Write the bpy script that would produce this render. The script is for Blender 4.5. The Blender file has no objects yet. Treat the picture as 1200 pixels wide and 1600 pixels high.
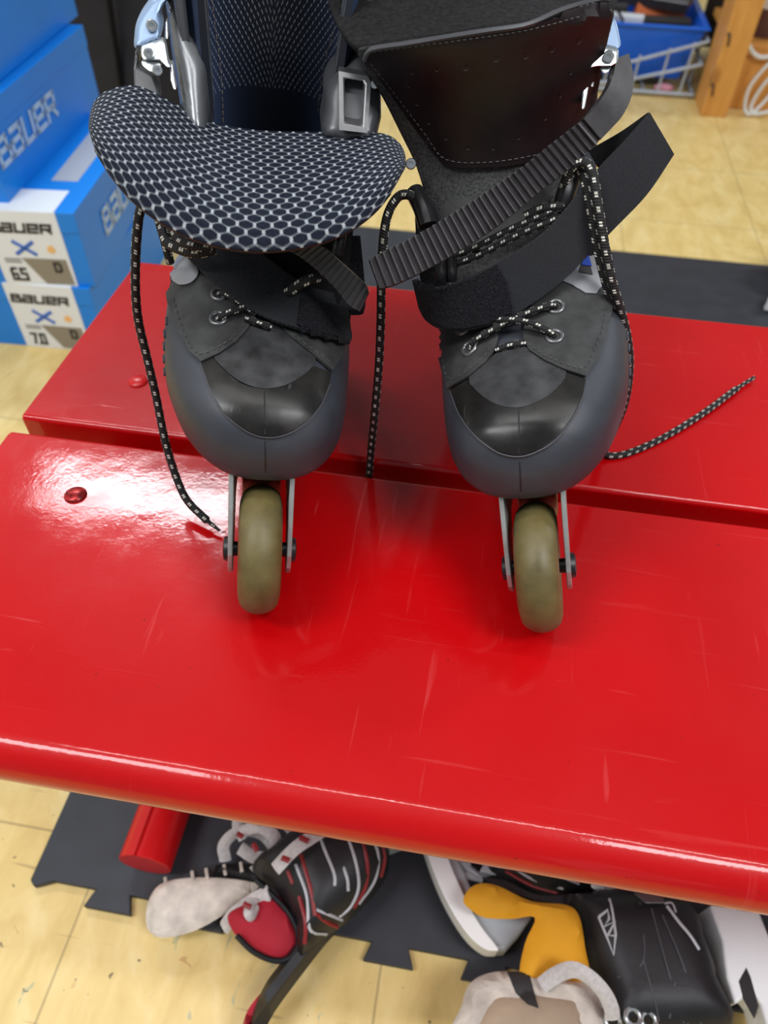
import bpy, bmesh, math, random
from math import sin, cos, pi, radians, sqrt, atan2
from mathutils import Vector, Matrix
from mathutils.bvhtree import BVHTree
from mathutils.geometry import delaunay_2d_cdt

# ------------------------------------------------------------------ camera, light, exposure
scene = bpy.context.scene
C = scene.collection
F, CX, CY, CAMZ = 1150.0, 600.0, 800.0, 0.82
PITCH, YAW, ROLL = radians(48.25), radians(8.22), radians(1.42)
_f = Vector((-sin(YAW)*cos(PITCH), cos(YAW)*cos(PITCH), -sin(PITCH)))
_r = Vector((cos(YAW), sin(YAW), 0)); _u = _r.cross(_f)
RT = _r*cos(ROLL) + _u*sin(ROLL); UP = _u*cos(ROLL) - _r*sin(ROLL); FW = _f
CAM = Vector((0, 0, CAMZ))
cd = bpy.data.cameras.new('camera'); cam = bpy.data.objects.new('camera', cd); C.objects.link(cam)
cam.matrix_world = Matrix(((RT.x, UP.x, -FW.x, CAM.x), (RT.y, UP.y, -FW.y, CAM.y), (RT.z, UP.z, -FW.z, CAM.z), (0, 0, 0, 1)))
cd.sensor_fit = 'VERTICAL'; cd.sensor_height = 36; cd.lens = F/1600*36
cd.clip_start = 0.01
cd.dof.use_dof = True; cd.dof.focus_distance = 0.405; cd.dof.aperture_fstop = 8.5
scene.camera = cam
scene.view_settings.view_transform = 'Standard'; scene.view_settings.look = 'None'
scene.view_settings.exposure = 0.0; scene.view_settings.gamma = 1.0
scene.view_settings.use_curve_mapping = False

world = bpy.data.worlds.new('world'); scene.world = world; world.use_nodes = True
world.node_tree.nodes['Background'].inputs[0].default_value = (0.86, 0.93, 1.0, 1)
world.node_tree.nodes['Background'].inputs[1].default_value = 0.27

def area(name, loc, sx, sy, power, col=(1, 1, 1), rot=(0, 0, 0)):
    l = bpy.data.lights.new(name, 'AREA'); l.shape = 'RECTANGLE'; l.size = sx; l.size_y = sy
    l.energy = power; l.color = col
    o = bpy.data.objects.new(name, l); C.objects.link(o); o.location = loc; o.rotation_euler = rot
    return o
area('ceiling_troffer', (-1.42, 2.13, 2.6), 1.0, 0.26, 31, (0.93, 0.97, 1.0))
area('ceiling_troffer', (2.7, 2.6, 2.6), 1.2, 0.3, 40, (0.93, 0.97, 1.0))
area('ceiling_troffer', (-1.3, -0.5, 2.6), 1.2, 0.45, 34, (0.97, 0.98, 1.0))
area('ceiling_troffer', (1.2, -0.4, 2.6), 1.2, 0.45, 38, (0.97, 0.98, 1.0))
area('ceiling_strip', (0.0, 0.25, 2.6), 2.4, 0.10, 16, (1.0, 0.99, 0.96))

# ------------------------------------------------------------------ helpers: space
def ray(x, y): return FW + RT*((x-CX)/F) + UP*((CY-y)/F)
def pd(x, y, d): return CAM + ray(x, y)*d                       # a point at depth d
def pz(x, y, z): r = ray(x, y); return CAM + r*((z-CAMZ)/r.z)   # a point at height z
def py(x, y, Y): r = ray(x, y); return CAM + r*(Y/r.y)
def proj(P): d = P-CAM; z = d.dot(FW); return (CX+F*d.dot(RT)/z, CY-F*d.dot(UP)/z, z)

# ------------------------------------------------------------------ helpers: materials
def lin(c):
    c = c/255.0
    return c/12.92 if c <= 0.04045 else ((c+0.055)/1.055)**2.4
def S(r, g, b): return (lin(r), lin(g), lin(b), 1)
class NT:
    def __init__(s, name):
        s.m = bpy.data.materials.new(name); s.m.use_nodes = True; s.t = s.m.node_tree
        s.b = s.t.nodes['Principled BSDF']; s.l = s.t.links
    def n(s, typ, **kw):
        q = s.t.nodes.new(typ)
        for k, v in kw.items():
            if k.startswith('i_'):
                q.inputs[int(k[2:]) if k[2:].isdigit() else k[2:].replace('_', ' ')].default_value = v
            else: setattr(q, k, v)
        return q
    def k(s, a, b): s.l.new(a, b)
    def math(s, op, a, b=None, c=None):
        q = s.n('ShaderNodeMath', operation=op)
        for i, v in enumerate((a, b, c)):
            if v is None: continue
            if isinstance(v, (int, float)): q.inputs[i].default_value = v
            else: s.k(v, q.inputs[i])
        return q.outputs[0]
    def vm(s, op, a, b=None):
        q = s.n('ShaderNodeVectorMath', operation=op)
        for i, v in enumerate((a, b)):
            if v is None: continue
            if isinstance(v, tuple): q.inputs[i].default_value = v
            else: s.k(v, q.inputs[i])
        return q
    def coord(s, which='Object'): return s.n('ShaderNodeTexCoord').outputs[which]
    def noise(s, scale, detail=3, rough=.5, vec=None, dist=0):
        q = s.n('ShaderNodeTexNoise'); q.inputs['Scale'].default_value = scale; q.inputs['Detail'].default_value = detail
        q.inputs['Roughness'].default_value = rough; q.inputs['Distortion'].default_value = dist
        s.k(vec if vec is not None else s.coord(), q.inputs['Vector']); return q.outputs['Fac']
    def ramp(s, fac, stops):
        q = s.n('ShaderNodeValToRGB'); e = q.color_ramp.elements
        while len(e) < len(stops): e.new(.5)
        for i, (p, c) in enumerate(stops): e[i].position = p; e[i].color = c if len(c) == 4 else (*c, 1)
        s.k(fac, q.inputs[0]); return q.outputs[0]
    def mix(s, fac, a, b):
        q = s.n('ShaderNodeMix', data_type='RGBA')
        for i, v in ((0, fac), (6, a), (7, b)):
            if isinstance(v, (int, float, tuple)): q.inputs[i].default_value = v
            else: s.k(v, q.inputs[i])
        return q.outputs[2]
    def bump(s, h, strength=.3, dist=.001):
        q = s.n('ShaderNodeBump'); q.inputs['Strength'].default_value = strength; q.inputs['Distance'].default_value = dist
        s.k(h, q.inputs['Height']); s.k(q.outputs[0], s.b.inputs['Normal']); return q
    def set(s, **kw):
        for k, v in kw.items():
            i = s.b.inputs[k.replace('_', ' ')]
            if hasattr(v, 'is_linked') or isinstance(v, bpy.types.NodeSocket): s.k(v, i)
            else: i.default_value = v
        return s
BW = lambda v: (v, v, v, 1)
def simple(name, col, rough=.5, metal=0, var=.12, scale=60, bump=0, bscale=400, bdist=.0005, spec=.5, coat=0, sheen=0):
    t = NT(name); n = t.noise(scale, 4)
    d = tuple(max(0, c*(1-var)) for c in col[:3]) + (1,); u = tuple(min(1, c*(1+var)) for c in col[:3]) + (1,)
    t.set(Base_Color=t.ramp(n, [(.3, d), (.7, u)]), Roughness=rough, Metallic=metal)
    t.b.inputs['Specular IOR Level'].default_value = spec
    if coat: t.set(Coat_Weight=coat, Coat_Roughness=.1)
    if sheen: t.set(Sheen_Weight=sheen)
    if bump: t.bump(t.noise(bscale, 3), bump, bdist)
    return t.m

def mat_red():
    t = NT('painted_red'); co = t.coord()
    n1 = t.noise(9, 5, .6, co); sc = t.n('ShaderNodeMapping'); t.k(co, sc.inputs[0]); sc.inputs['Rotation'].default_value = (0, 0, .5); sc.inputs['Scale'].default_value = (6, 120, 1)
    sc2 = t.n('ShaderNodeMapping'); t.k(co, sc2.inputs[0]); sc2.inputs['Rotation'].default_value = (0, 0, -.7); sc2.inputs['Scale'].default_value = (110, 7, 1)
    s1 = t.ramp(t.noise(1.6, 2, .5, sc.outputs[0], .6), [(.68, BW(0)), (.74, BW(1))])
    s2 = t.ramp(t.noise(1.5, 2, .5, sc2.outputs[0], .6), [(.68, BW(0)), (.74, BW(1))])
    scr = t.math('MAXIMUM', s1, s2)
    m = t.ramp(n1, [(.45, BW(0)), (.7, BW(1))])
    scr = t.math('MULTIPLY', scr, t.math('MULTIPLY_ADD', m, .8, .2))
    base = t.ramp(t.noise(5, 4, .5, co), [(.3, S(178, 1, 6)), (.7, S(192, 2, 8))])
    col = t.mix(t.math('MULTIPLY', scr, .22), base, S(235, 110, 110))
    spk = t.ramp(t.noise(240, 1, .5, co), [(.80, BW(0)), (.83, BW(1))])
    col = t.mix(t.math('MULTIPLY', spk, .6), col, S(60, 10, 12))
    t.set(Base_Color=col)
    t.set(Roughness=t.ramp(t.noise(14, 5, .65, co), [(.3, BW(.30)), (.75, BW(.46))]), Coat_Weight=.6, Coat_Roughness=t.ramp(t.noise(30, 5, .7, co), [(.35, BW(.05)), (.75, BW(.15))]))
    t.b.inputs['Specular IOR Level'].default_value = .13
    # shallow dish pressed into the board round the front bolt
    q = t.vm('SUBTRACT', co, (-.260, .309, .445)); l = t.n('ShaderNodeVectorMath', operation='LENGTH'); t.k(q.outputs[0], l.inputs[0])
    dish = t.ramp(t.math('MULTIPLY', l.outputs['Value'], 25), [(.15, BW(0)), (.8, BW(1))])
    h = t.math('ADD', t.math('MULTIPLY', dish, 5.5), t.math('MULTIPLY', t.noise(22, 3, .5, co), .7))
    h = t.math('ADD', h, t.math('MULTIPLY', t.math('ADD', t.noise(420, 2, .5, co), t.math('MULTIPLY', t.noise(95, 3, .6, co), 2.2)), .08))
    h = t.math('SUBTRACT', h, t.math('MULTIPLY', scr, .06))
    bp = t.bump(h, .42, .0011); t.k(bp.outputs[0], t.b.inputs['Coat Normal'])
    return t.m
def mat_floor():
    t = NT('vinyl_tile'); co = t.coord(); sp = t.n('ShaderNodeSeparateXYZ'); t.k(co, sp.inputs[0])
    def seam(o, off):
        a = t.math('SUBTRACT', sp.outputs[o], off); a = t.math('DIVIDE', a, .305); a = t.math('FRACT', a)
        return t.math('SUBTRACT', .5, t.math('ABSOLUTE', t.math('SUBTRACT', a, .5)))
    d = t.math('MINIMUM', seam(0, -.013), seam(1, .211))
    line = t.math('LESS_THAN', d, .0042)
    mp = t.n('ShaderNodeMapping'); t.k(co, mp.inputs[0]); mp.inputs['Scale'].default_value = (1, .45, 1)
    base = t.ramp(t.noise(28, 6, .6, mp.outputs[0], .5), [(.3, S(212, 182, 112)), (.5, S(225, 197, 128)), (.72, S(236, 213, 152))])
    f1 = t.ramp(t.noise(75, 2, .5, mp.outputs[0], .6), [(.70, BW(0)), (.74, BW(1))])
    base = t.mix(t.math('MULTIPLY', f1, .6), base, S(150, 165, 140))
    mp2 = t.n('ShaderNodeMapping'); t.k(co, mp2.inputs[0]); mp2.inputs['Location'].default_value = (3, 7, 1); mp2.inputs['Rotation'].default_value = (0, 0, .6)
    f2 = t.ramp(t.noise(60, 2, .5, mp2.outputs[0], 1.2), [(.72, BW(0)), (.76, BW(1))])
    base = t.mix(t.math('MULTIPLY', f2, .5), base, S(178, 120, 70))
    f3 = t.ramp(t.noise(120, 1, .5, mp2.outputs[0], .5), [(.745, BW(0)), (.78, BW(1))])
    base = t.mix(t.math('MULTIPLY', f3, .75), base, S(60, 50, 40))
    mp3 = t.n('ShaderNodeMapping'); t.k(co, mp3.inputs[0]); mp3.inputs['Rotation'].default_value = (0, 0, 1.0); mp3.inputs['Scale'].default_value = (7, 90, 1)
    f4 = t.ramp(t.noise(1.2, 1, .5, mp3.outputs[0], .8), [(.74, BW(0)), (.77, BW(1))])
    base = t.mix(t.math('MULTIPLY', f4, .4), base, S(120, 95, 60))
    base = t.mix(t.math('MULTIPLY', line, .42), base, S(90, 72, 45))
    t.set(Base_Color=base, Roughness=.38); t.bump(t.noise(40, 3, .5, co), .15, .0006)
    return t.m
def mat_hex(name, dark, light, scale, lw=.13):
    t = NT(name); uv = t.coord('UV')
    p = t.vm('SCALE', uv); p.inputs['Scale'].default_value = scale; P = p.outputs[0]
    r = (1.0, 1.7320508, 1.0); h = (.5, .8660254, .5)
    a = t.vm('SUBTRACT', t.vm('MODULO', P, r).outputs[0], h).outputs[0]
    b = t.vm('SUBTRACT', t.vm('MODULO', t.vm('ADD', P, h).outputs[0], r).outputs[0], h).outputs[0]
    def hd(v):
        ab = t.vm('ABSOLUTE', v).outputs[0]; sp = t.n('ShaderNodeSeparateXYZ'); t.k(ab, sp.inputs[0])
        dd = t.math('ADD', t.math('MULTIPLY', sp.outputs[0], .5), t.math('MULTIPLY', sp.outputs[1], .8660254))
        return t.math('MAXIMUM', dd, sp.outputs[0])
    d = t.math('MINIMUM', hd(a), hd(b)); e = t.math('SUBTRACT', .5, d)      # 0 on the lines
    line = t.ramp(e, [(lw*.45, BW(1)), (lw, BW(0))])
    # heavier knots on the upright sides of each cell
    sp = t.n('ShaderNodeSeparateXYZ'); t.k(P, sp.inputs[0])
    fy = t.math('ABSOLUTE', t.math('SUBTRACT', t.math('FRACT', t.math('ADD', t.math('DIVIDE', sp.outputs[1], .8660254), .5)), .5))
    w = t.ramp(fy, [(.28, BW(1)), (.40, BW(0))])                          # 1 on the upright sides, 0 on the slanting ones
    weave = t.noise(scale*5, 2, .5, uv)
    s = t.math('MULTIPLY', line, t.math('MULTIPLY_ADD', w, .70, .24))
    s = t.math('MULTIPLY', s, t.ramp(weave, [(.3, BW(.55)), (.6, BW(1))]))
    n = t.ramp(t.noise(scale*3, 3, .5, uv), [(.3, dark), (.7, tuple(c*1.6 for c in dark[:3]) + (1,))])
    t.set(Base_Color=t.mix(s, n, light), Roughness=.9, Sheen_Weight=.0)
    t.b.inputs['Specular IOR Level'].default_value = .12
    t.bump(t.math('ADD', t.math('MULTIPLY', line, .6), t.math('MULTIPLY', weave, .25)), .5, .0006)
    return t.m
def mat_lace(name, base, fleck, flat=False):
    t = NT(name); uv = t.coord('UV'); sp = t.n('ShaderNodeSeparateXYZ'); t.k(uv, sp.inputs[0])
    u, v = sp.outputs[0], sp.outputs[1]                                        # u metres along, v 0..1 around
    k = t.math('MULTIPLY', v, 4); row = t.math('FLOOR', k); fr = t.math('FRACT', k)
    off = t.math('MULTIPLY', t.math('MODULO', row, 2), .5)
    a = t.math('FRACT', t.math('ADD', t.math('MULTIPLY', u, 140), t.math('ADD', off, t.math('MULTIPLY', fr, .12))))
    on = t.math('MULTIPLY', t.math('LESS_THAN', a, .36), t.math('LESS_THAN', t.math('ABSOLUTE', t.math('SUBTRACT', fr, .5)), .22))
    on = t.math('MULTIPLY', on, t.math('GREATER_THAN', t.math('ABSOLUTE', t.math('SUBTRACT', a, .18)), .03))
    t.set(Base_Color=t.mix(on, base, fleck), Roughness=.75)
    w = t.math('SINE', t.math('MULTIPLY', t.math('ADD', u, t.math('MULTIPLY', v, .004)), 4200))
    t.bump(w, .5, .0004)
    return t.m
def mat_liner():
    t = NT('liner_knit'); uv = t.coord('UV'); sp = t.n('ShaderNodeSeparateXYZ'); t.k(uv, sp.inputs[0])
    u, v = sp.outputs[0], sp.outputs[1]
    au = t.math('ABSOLUTE', t.math('SUBTRACT', u, .5))
    row = t.math('ADD', t.math('MULTIPLY', v, 165), t.math('MULTIPLY', t.math('POWER', au, .8), -38))
    l = t.math('LESS_THAN', t.math('ABSOLUTE', t.math('SUBTRACT', t.math('FRACT', row), .5)), .10)
    dsh = t.math('GREATER_THAN', t.math('FRACT', t.math('ADD', t.math('MULTIPLY', u, 95), t.math('MULTIPLY', t.math('FLOOR', row), .37))), .42)
    hi = t.math('GREATER_THAN', t.math('SUBTRACT', v, t.math('MULTIPLY', au, .02)), .093)
    s = t.math('MULTIPLY', t.math('MULTIPLY', l, dsh), hi)
    t.set(Base_Color=t.mix(t.math('MULTIPLY', s, .75), S(22, 24, 32), S(190, 195, 200)), Roughness=.6, Sheen_Weight=.4)
    t.b.inputs['Sheen Tint'].default_value = S(110, 140, 200)
    t.bump(t.noise(700, 2), .3, .0005)
    return t.m
def mat_wheel():
    t = NT('urethane'); n = t.noise(45, 4, .6)
    t.set(Base_Color=t.ramp(n, [(.3, S(84, 74, 44)), (.55, S(108, 96, 56)), (.8, S(120, 110, 80))]), Roughness=t.ramp(n, [(.3, BW(.35)), (.7, BW(.6))]))
    t.b.inputs['Subsurface Weight'].default_value = .25; t.b.inputs['Subsurface Radius'].default_value = (.006, .005, .002); t.b.inputs['Subsurface Scale'].default_value = 1
    return t.m
def mat_web(name, col, wave=900, amp=.6):
    t = NT(name); uv = t.coord('UV'); sp = t.n('ShaderNodeSeparateXYZ'); t.k(uv, sp.inputs[0])
    ns = t.noise(260, 2, .5, uv)
    w = t.math('SINE', t.math('MULTIPLY_ADD', t.math('ADD', sp.outputs[1], t.math('MULTIPLY', ns, .0016)), wave*5, t.math('MULTIPLY', sp.outputs[0], 2600)))
    w2 = t.math('MULTIPLY_ADD', w, .5, .5)
    t.set(Base_Color=t.mix(w2, tuple(c*.6 for c in col[:3]) + (1,), tuple(min(1, c*1.3) for c in col[:3]) + (1,)), Roughness=.85, Sheen_Weight=.05)
    t.b.inputs['Specular IOR Level'].default_value = .2
    t.bump(t.math('ADD', w2, t.noise(900, 2)), amp, .0006)
    return t.m
def mat_wood():
    t = NT('pine_wood'); co = t.coord(); mp = t.n('ShaderNodeMapping'); t.k(co, mp.inputs[0]); mp.inputs['Scale'].default_value = (14, 14, 1.5)
    n = t.noise(2.2, 4, .6, mp.outputs[0], 1.5)
    k = t.ramp(t.noise(9, 1, .5, co), [(.72, BW(0)), (.78, BW(1))])
    t.set(Base_Color=t.mix(t.math('MULTIPLY', k, .5), t.ramp(n, [(.3, S(205, 140, 62)), (.7, S(228, 168, 88))]), S(120, 70, 30)), Roughness=.45)
    return t.m
RED = mat_red()
WHITE2 = simple('bright_white_plastic', S(244, 246, 246), .35, 0, .03, 20)
M = dict(
    shell=None,
    leather=simple('worn_leather', S(48, 48, 48), .62, 0, .45, 110, .35, 900, .0003),
    black=simple('black_cloth', S(18, 18, 20), .85, 0, .3, 300, .5, 900, .0005, spec=.2),
    pad=simple('shiny_leather', S(26, 17, 19), .40, 0, .3, 60, .2, 700, .0002, spec=.3),
    fabric=simple('fuzzy_lining', S(30, 29, 30), .95, 0, .5, 400, .8, 700, .0008, spec=.2, sheen=.03),
    fuzz=simple('fuzzy_loop_pile', S(24, 24, 30), .95, 0, .9, 900, 1.0, 1200, .0016, spec=.15, sheen=.08),
    gloss=None,
    vamp=simple('matte_vamp', S(46, 46, 48), .6, 0, .75, 90, .3, 500, .0003),
    silver=simple('silver_patch', S(150, 150, 154), .35, .2, .12, 80),
    blue=simple('blue_film', S(30, 70, 170), .3),
    dark=simple('dark_plastic', S(26, 26, 28), .4),
    ratchet=simple('ratchet_plastic', S(48, 45, 47), .42, 0, .25, 120, .2, 500, .0003),
    cuffg=simple('grey_cuff_plastic', S(84, 85, 88), .33, .25, .15, 40),
    cuffs=simple('silver_cuff_plastic', S(128, 130, 133), .28, .5, .12, 40),
    steel=simple('zinc_steel', S(205, 210, 212), .28, .85, .08, 90),
    bluesteel=simple('painted_lever', S(140, 164, 196), .35, .25, .06, 40),
    gun=simple('gunmetal_ring', S(120, 120, 122), .3, .7, .1, 60),
    alu=simple('brushed_rail', S(180, 184, 182), .38, .55, .12, 160),
    tyre=mat_wheel(),
    hub=simple('hub_plastic', S(60, 60, 66), .4),
    mesh=mat_hex('hex_mesh_fabric', S(24, 27, 38), S(172, 179, 184), 130, .125),
    lace=mat_lace('flecked_lace', S(24, 24, 25), S(210, 208, 198)),
    liner=mat_liner(),
    piping=simple('brown_piping', S(58, 40, 40), .7),
    web=mat_web('woven_strap', S(46, 47, 52), 1300, .9),
    cloth=simple('woven_cloth', S(62, 62, 62), .9, 0, .6, 650, .8, 900, .0006),
    red=RED,
    redleg=simple('painted_red_leg', S(205, 14, 20), .3, 0, .06, 20),
    mat=simple('rubber_mat', S(44, 47, 54), .55, 0, .18, 30, .2, 500, .0003),
    white=simple('white_plastic', S(222, 226, 226), .35, 0, .06, 20),
    greyw=simple('grey_white_plastic', S(176, 184, 190), .35, 0, .08, 20),
    felt=simple('off_white_felt', S(210, 200, 188), .95, 0, .22, 60, .8, 260, .0014),
    tan=simple('tan_felt', S(176, 155, 132), .95, 0, .12, 30, .5, 200, .001),
    yellow=simple('yellow_lining', S(226, 160, 24), .75, 0, .1, 14, .3, 300, .0006),
    crimson=simple('crimson_lining', S(176, 22, 44), .75, 0, .12, 14, .3, 300, .0006),
    boot=simple('black_boot_skin', S(24, 25, 29), .5, 0, .35, 40, .25, 300, .0004),
    stripe=simple('pale_stripe', S(190, 192, 196), .4),
    rstripe=simple('red_stripe', S(140, 32, 36), .45),
    gstripe=simple('charcoal_stripe', S(70, 70, 74), .5),
    boxb=simple('blue_carton', S(0, 128, 226), .42, 0, .06, 6),
    boxw=simple('white_carton', S(226, 232, 238), .5, 0, .03, 6),
    boxg=simple('grey_carton', S(168, 176, 188), .5, 0, .04, 6),
    taupe=simple('taupe_print', S(140, 134, 122), .5, 0, .03, 6),
    ink=simple('dark_ink', S(48, 46, 46), .6), inkg=simple('grey_ink', S(150, 150, 152), .6), inkb=simple('blue_ink', S(60, 110, 200), .6),
    inkw=simple('pale_ink', S(176, 204, 232), .5), inko=simple('orange_ink', S(240, 190, 120), .5),
    bag=simple('navy_black_nylon', S(20, 22, 36), .55, 0, .3, 20, .5, 30, .004),
    bin=simple('blue_bin_plastic', S(14, 104, 232), .35, 0, .08, 12),
    wire=simple('coated_wire', S(175, 185, 200), .35), wood=mat_wood(),
    orange=simple('orange_card', S(214, 110, 50), .5), brown=simple('brown_print', S(92, 62, 58), .5),
    wall=simple('painted_wall', S(205, 206, 205), .8, 0, .04, 4), pink=simple('pink_wrap', S(220, 150, 165), .5),
    floor=mat_floor())
def mat_shell():
    t = NT('slate_rubber_shell'); co = t.coord()
    n = t.noise(22, 5, .6); base = t.ramp(n, [(.3, S(46, 49, 56)), (.7, S(60, 63, 72))])
    sm = t.ramp(t.noise(70, 3, .6), [(.70, BW(0)), (.80, BW(1))])
    t.set(Base_Color=t.mix(t.math('MULTIPLY', sm, .22), base, S(140, 142, 146)), Roughness=t.ramp(n, [(.3, BW(.42)), (.7, BW(.6))]))
    t.bump(t.noise(300, 3), .12, .0003); return t.m
def mat_gloss():
    t = NT('glossy_toe_cap'); n = t.noise(30, 4, .6)
    mp = t.n('ShaderNodeMapping'); t.k(t.coord(), mp.inputs[0]); mp.inputs['Scale'].default_value = (160, 30, 60)
    sm = t.ramp(t.noise(1.5, 2, .5, mp.outputs[0]), [(.68, BW(0)), (.76, BW(1))])
    t.set(Base_Color=t.mix(t.math('MULTIPLY', sm, .18), t.ramp(n, [(.35, S(18, 17, 18)), (.7, S(34, 31, 28))]), S(150, 150, 150)), Roughness=t.ramp(n, [(.3, BW(.20)), (.7, BW(.38))]))
    t.b.inputs['Specular IOR Level'].default_value = .35
    return t.m
M['shell'] = mat_shell(); M['gloss'] = mat_gloss()

# ------------------------------------------------------------------ helpers: objects
ROOT = {}
def wloc(o):
    v = Vector((0, 0, 0))
    while o is not None: v += o.location; o = o.parent
    return v
def tag(o, label=None, cat=None, group=None, kind=None):
    if label: o['label'] = label
    if cat: o['category'] = cat
    if group: o['group'] = group
    if kind: o['kind'] = kind
    return o
def thing(name, loc, label, cat, group=None):
    o = bpy.data.objects.new(name, None); C.objects.link(o); o.location = loc; o.empty_display_size = .02
    return tag(o, label, cat, group)
def obj(name, V, Fc, mat, parent=None, smooth=True, uv=None, solid=0, bevel=0, sub=0, origin=None, offset=-1, label=None):
    base = wloc(parent) if parent else Vector((0, 0, 0)); org = Vector(origin) if origin is not None else (base if parent else Vector((0, 0, 0)))
    me = bpy.data.meshes.new(name); me.from_pydata([tuple(Vector(v)-org) for v in V], [], [tuple(f) for f in Fc])
    if uv:
        l = me.uv_layers.new(name='UVMap')
        for poly in me.polygons:
            us = [uv[me.loops[i].vertex_index] for i in poly.loop_indices]
            for i in poly.loop_indices: l.data[i].uv = uv[me.loops[i].vertex_index]
    me.validate(); bm = bmesh.new(); bm.from_mesh(me); bmesh.ops.recalc_face_normals(bm, faces=bm.faces); bm.to_mesh(me); bm.free()
    if smooth: me.polygons.foreach_set('use_smooth', [True]*len(me.polygons))
    if smooth and not sub: me.set_sharp_from_angle(angle=radians(48))
    me.materials.append(M[mat] if isinstance(mat, str) else mat)
    o = bpy.data.objects.new(name, me); C.objects.link(o)
    if parent: o.parent = parent
    o.location = org-base
    if sub: m = o.modifiers.new('sub', 'SUBSURF'); m.levels = m.render_levels = sub
    if solid: m = o.modifiers.new('solid', 'SOLIDIFY'); m.thickness = solid; m.offset = offset
    if bevel: m = o.modifiers.new('bevel', 'BEVEL'); m.width = bevel; m.segments = 3; m.limit_method = 'ANGLE'; m.angle_limit = radians(40)
    if label: o['label'] = label
    return o
def crv(P, n=8):                                # catmull-rom through points (Vector or tuple)
    P = [Vector(p) for p in P]; out = []
    for i in range(len(P)-1):
        a = P[i-1] if i else P[0]*2-P[1]; b = P[i]; c = P[i+1]; d = P[i+2] if i+2 < len(P) else P[-1]*2-P[-2]
        for k in range(n):
            t = k/n; out.append(.5*((2*b)+(c-a)*t+(2*a-5*b+4*c-d)*t*t+(3*b-a-3*c+d)*t**3))
    return out+[P[-1]]
def resample(P, n):
    L = [0]
    for a, b in zip(P, P[1:]): L.append(L[-1]+(b-a).length)
    out = []; j = 0
    for i in range(n):
        s = L[-1]*i/(n-1)
        while j < len(P)-2 and L[j+1] < s: j += 1
        t = (s-L[j])/max(1e-9, L[j+1]-L[j]); out.append(P[j].lerp(P[j+1], min(1, t)))
    return out, L[-1]
class Geo:
    def __init__(s): s.V = []; s.F = []; s.uv = []
    def add(s, V, Fc, uv=None):
        b = len(s.V); s.V += [Vector(v) for v in V]; s.F += [[i+b for i in f] for f in Fc]; s.uv += uv if uv else [(0, 0)]*len(V)
    def tube(s, P, r, m=10, n=6, smooth=True, taper=None, flat=1, up=None):
        P = crv(P, n) if smooth else [Vector(p) for p in P]
        V = []; uv = []; L = 0; prev = None; N = len(P)
        for i, p in enumerate(P):
            t = (P[min(i+1, N-1)]-P[max(i-1, 0)]).normalized()
            if prev is None:
                a = Vector(up) if up else (Vector((0, 0, 1)) if abs(t.z) < .9 else Vector((1, 0, 0)))
                a = (a-t*a.dot(t)).normalized()
            else: a = (prev-t*prev.dot(t)).normalized(); L += (p-P[i-1]).length
            prev = a; b = t.cross(a); rr = r*(taper(i/(N-1)) if taper else 1)
            for k in range(m+1):
                q = 2*pi*k/m; V.append(p+a*(cos(q)*rr*flat)+b*(sin(q)*rr)); uv.append((L, k/m))
        Fc = []
        for i in range(N-1):
            for k in range(m): j = i*(m+1)+k; Fc.append([j, j+1, j+m+2, j+m+1])
        Fc.append(list(range(m))[::-1]); Fc.append([(N-1)*(m+1)+k for k in range(m)])
        s.add(V, Fc, uv)
    def box(s, c, sz, R=None):
        V = []; R = R or Matrix.Identity(3)
        for x in (-.5, .5):
            for y in (-.5, .5):
                for z in (-.5, .5): V.append(Vector(c)+R@Vector((x*sz[0], y*sz[1], z*sz[2])))
        s.add(V, [[0, 1, 3, 2], [4, 6, 7, 5], [0, 4, 5, 1], [2, 3, 7, 6], [0, 2, 6, 4], [1, 5, 7, 3]])
    def grid(s, rows, uvs=None, close=False):
        n, m = len(rows), len(rows[0]); V = [p for r in rows for p in r]; Fc = []
        for i in range(n-1):
            for j in range(m if close else m-1): Fc.append([i*m+j, i*m+(j+1) % m, (i+1)*m+(j+1) % m, (i+1)*m+j])
        s.add(V, Fc, [u for r in uvs for u in r] if uvs else None)
    def prism(s, poly, dirv):                   # polygon (3D points) extruded along dirv
        n = len(poly); d = Vector(dirv); V = [Vector(p) for p in poly]+[Vector(p)+d for p in poly]
        s.add(V, [list(range(n)), [n+i for i in range(n)][::-1]]+[[i, i+n, (i+1) % n+n, (i+1) % n] for i in range(n)])
    def make(s, name, mat, parent=None, **k): return obj(name, s.V, s.F, mat, parent, uv=s.uv if any(u != (0, 0) for u in s.uv) else None, **k)

def smooth_poly(px, n=5, closed=True):
    P = [Vector((x, y, 0)) for x, y in px]; out = []; N = len(P)
    for i in range(N):
        a, b, c, d = P[i-1], P[i], P[(i+1) % N], P[(i+2) % N]
        for k in range(n):
            t = k/n; q = .5*((2*b)+(c-a)*t+(2*a-5*b+4*c-d)*t*t+(3*b-a-3*c+d)*t**3); out.append((q.x, q.y))
    return out
def dense(px, step):
    out = []
    for i, (x, y) in enumerate(px):
        x2, y2 = px[(i+1) % len(px)]; L = math.hypot(x2-x, y2-y); n = max(1, int(L/step))
        for k in range(n): out.append((x+(x2-x)*k/n, y+(y2-y)*k/n))
    return out
def inside(x, y, P):
    c = False; j = len(P)-1
    for i in range(len(P)):
        if (P[i][1] > y) != (P[j][1] > y) and x < (P[j][0]-P[i][0])*(y-P[i][1])/(P[j][1]-P[i][1])+P[i][0]: c = not c
        j = i
    return c
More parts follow.
